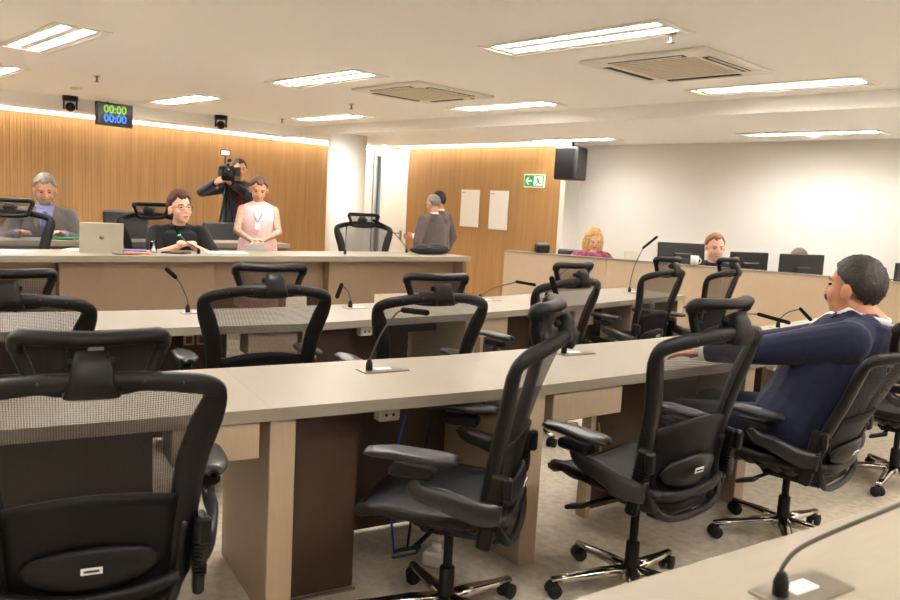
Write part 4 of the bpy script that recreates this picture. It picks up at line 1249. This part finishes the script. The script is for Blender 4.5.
# ------------------------------------------------------------------ things on the dais
CZ = CT
def on(x, y, z=CZ): return P(x, y, z)
t = thing('laptop', 'open silver laptop seen from behind on dais counter', 'laptop', on(-2.80, 6.22), rz(150))
one('box', (0, -.0, .009), (.31, .22, .016), bev=.004).build('keyboard_base', M['silver'], t)
q = one('box', (0, .135, .125), (.315, .008, .235), Matrix.Rotation(R(-14), 3, 'X'), bev=.003).build('lid', M['silver'], t)
e_ = MB(); e_.cyl((0, .1395, .125), (0, .141, .125), .018, n=20); e_.build('emblem', M['steel'], q)
cb = MB(); cb.sweep(catmull([P(-2.7, 6.2, CZ + .006), P(-2.6, 6.05, CZ + .006), P(-2.5, 6.08, CZ + .006), P(-2.45, 6.2, CZ + .006)], 6), .004, .004, (0, 0, 1), 6)
tag(cb.build('cable', M['black']), 'thin black cable beside the silver laptop', 'cable')
t = thing('water_glass', 'clear glass of water before the woman in black', 'glass', on(-2.47, 6.48))
gl = MB(); gl.lathe([(.026, .0), (.033, .10), (.031, .10), (.024, .006)], n=20); gl.build('tumbler', M['glass'], t)
def sheet(name, lab, cat, x, y, sx, sy, h_, m, rot, group=None):
    o_ = one('box', (0, 0, h_ / 2), (sx, sy, h_), bev=min(.002, h_ * .3)).build(name, m, None, on(x, y), rot)
    return tag(o_, lab, cat, group)
sheet('folder', 'purple folder lying left of the water glass', 'folder', -2.62, 6.38, .24, .2, .02, M['purple'], 1.2)
sheet('booklet', 'orange edged booklet beside the purple folder', 'booklet', -2.52, 6.27, .2, .14, .012, M['orange'], 1.0)
sheet('paper_sheet', 'white papers right of the laptop on dais counter', 'paper', -2.96, 6.32, .3, .21, .006, M['paper'], .9)
sheet('paper_sheet', 'white papers right of the green-lit microphone', 'paper', -1.98, 6.87, .34, .21, .006, M['paper'], 1.3)
sheet('paper_sheet', 'white papers beside the left dais chair', 'paper', -3.3, 5.8, .3, .21, .006, M['paper'], .6)
sheet('tablet', 'black tablet under the hands of the woman in black', 'tablet', -2.29, 6.5, .2, .14, .012, M['screen'], .7)
pw_ = Matrix.Translation(pinkw.location) @ Matrix.Rotation(pinkw.rotation_euler.z, 4, 'Z')
ps_ = one('box', (0, 0, 0), (.17, .003, .12), Matrix.Rotation(R(-35), 3, 'X') @ Matrix.Rotation(R(12), 3, 'Y')).build('paper_sheet', M['paper'], None, pw_ @ Vector((0, .33, .775)), pinkw.rotation_euler.z)
tag(ps_, 'white paper held in the hands of the woman in pink', 'paper')
gf = one('box', (0, 0, .012), (.25, .19, .024), bev=.004).build('green_folder', CL('green_card', srgb(60, 120, 80)), None, P(-3.62, 7.28, DZ + .761), .9)
tag(gf, 'green folder on the second counter before grey-suited man', 'folder')
# lanyard and badge of the woman in pink
T_, F_ = PA['T'], PA['front']
bz = .22
one('box', T_(0, F_(bz) + .012, bz), (.05, .008, .07), bev=.002).build('name_badge', M['paper'], pinkw)
ln = MB()
for s_ in (-1, 1):
    ln.sweep(catmull([T_(s_ * .055, F_(.42) - .03, .435), T_(s_ * .045, F_(.36) + .004, .36), T_(s_ * .02, F_(.3) + .008, .30), T_(0, F_(.26) + .01, .26)], 4), .0045, .0045, (0, 1, 0), 6)
ln.build('lanyard', SHIRT_B, pinkw)
# bag on the counter
t = thing('shoulder_bag', 'soft black bag lying on the right end of dais counter', 'bag', on(-.24, 8.26), ang)
bgm = MB(); bgm.ell((0, 0, .04), (.24, .13, .045), fn=lambda d: 1 + .08 * math.sin(6 * d.x + 3 * d.y)); bgm.ell((.1, .02, .06), (.12, .09, .05)); bgm.ell((-.1, .0, .06), (.1, .08, .045))
me = remesh(bgm, .012, 4); me.materials.append(BLK); link('bag_body', me, t)
one('sweep', catmull([(-.2, -.06, .05), (-.05, -.12, .075), (.1, -.1, .09), (.22, -.06, .04)], 5), .012, .005, (0, 0, 1), 8).build('strap', BLK, t)

# ------------------------------------------------------------------ things on the technicians' counter
def monitor(x, y, az, wd, hg, zc, lab, tilt=0):
    t = thing('monitor', lab, 'monitor', P(x, y, .75), rz(az), 'monitors on the technicians counter')
    Rm = Matrix.Rotation(R(-tilt), 3, 'X')
    one('box', (0, 0, zc - .75), (wd, .03, hg), Rm, bev=.006).build('case', M['moncase'], t)
    one('box', Vector((0, 0, zc - .75)) + Rm @ Vector((0, .0165, 0)), (wd - .02, .003, hg - .02), Rm).build('screen', M['screen'], t)
    q = MB(); q.box((0, -.03, zc - .77), (.2, .03, .14), bev=.01); q.box((0, -.05, (zc - .75) / 2), (.06, .02, zc - .75), bev=.004); q.build('stand_neck', M['moncase'], t)
    one('box', (0, -.04, .007), (.24, .18, .014), bev=.005).build('stand_foot', M['moncase'], t)
monitor(2.31, 7.95, -14, .52, .30, 1.03, 'wide black monitor seen from behind left of sandy-haired man', 6)
monitor(2.88, 7.64, -22, .46, .30, .985, 'black monitor just right of the sandy-haired man')
monitor(3.3, 7.43, -26, .58, .34, .98, 'black monitor hiding a seated person right of centre')
monitor(4.12, 6.98, -26, .56, .33, .975, 'black monitor at the right picture edge behind the navy suit')
t = thing('desk_telephone', 'small dark desk device on left end of technicians counter', 'telephone', P(.95, 8.38, CH), rz(-20))
one('box', (0, 0, .05), (.15, .09, .1), Matrix.Rotation(R(12), 3, 'X'), bev=.015).build('body', M['moncase'], t)
one('box', (.02, .04, .055), (.1, .012, .07), Matrix.Rotation(R(12), 3, 'X'), bev=.004).build('keypad', M['black'], t)
t = thing('document_stand', 'pale framed stand right of the blonde woman', 'stand', P(1.93, 8.45, .75), rz(-30))
one('box', (0, 0, .2), (.2, .012, .2), Matrix.Rotation(R(-12), 3, 'X'), bev=.003).build('board', M['silver'], t)
one('box', (0, .03, .06), (.16, .1, .12), bev=.004).build('foot', M['moncase'], t)
q = thing('coffee_mug', 'white mug standing before the wide black monitor', 'mug', P(2.36, 7.66, CH))
one('lathe', [(.036, 0), (.04, .09), (.036, .09), (.033, .01)], n=18).build('cup', M['whitegloss'], q)
one('sweep', catmull([(.038, 0, .07), (.065, 0, .06), (.065, 0, .03), (.037, 0, .02)], 5), .005, .005, (0, 1, 0), 6).build('handle', M['whitegloss'], q)

# ------------------------------------------------------------------ small things around the desks
def cable(pts, r_, m, lab, group=None):
    o_ = MB(); o_.sweep(catmull([P(*p_) for p_ in pts], 8), r_, r_, (0, 0, 1), 6)
    tag(o_.build('cable', m), lab, 'cable', group)
cable([(-.12, 3.05, .02), (-.1, 3.08, .25), (-.06, 3.1, .5), (-.02, 3.1, .62)], .006, M['black'], 'black cable hanging under the desk behind side-turned chair')
cable([(-.17, 3.03, .01), (-.2, 3.06, .3), (-.15, 3.06, .6)], .005, M['blue'], 'blue cable hanging under the desk behind side-turned chair')
cable([(.62, 3.62, .30), (.66, 3.6, .24), (.74, 3.58, .3), (.73, 3.6, .45)], .005, M['yellow'], 'yellow cable loop under the desk by the empty chair')
t = thing('power_strip', 'white power plug block on floor behind the side-turned chair', 'plug', P(-.0, 2.98, 0), .4)
one('box', (0, 0, .03), (.1, .07, .06), bev=.01).build('block', M['whitegloss'], t)
one('cyl', (0, 0, .06), (0, 0, .09), .02).build('plug', M['whitegloss'], t)
pa = one('box', (0, 0, .002), (.24, .17, .004)).build('paper_sheet', M['paper'], None, P(1.27, 4.05, TOP), rz(-20))
tag(pa, 'white sheet of paper under the hand of the navy suited man', 'paper')
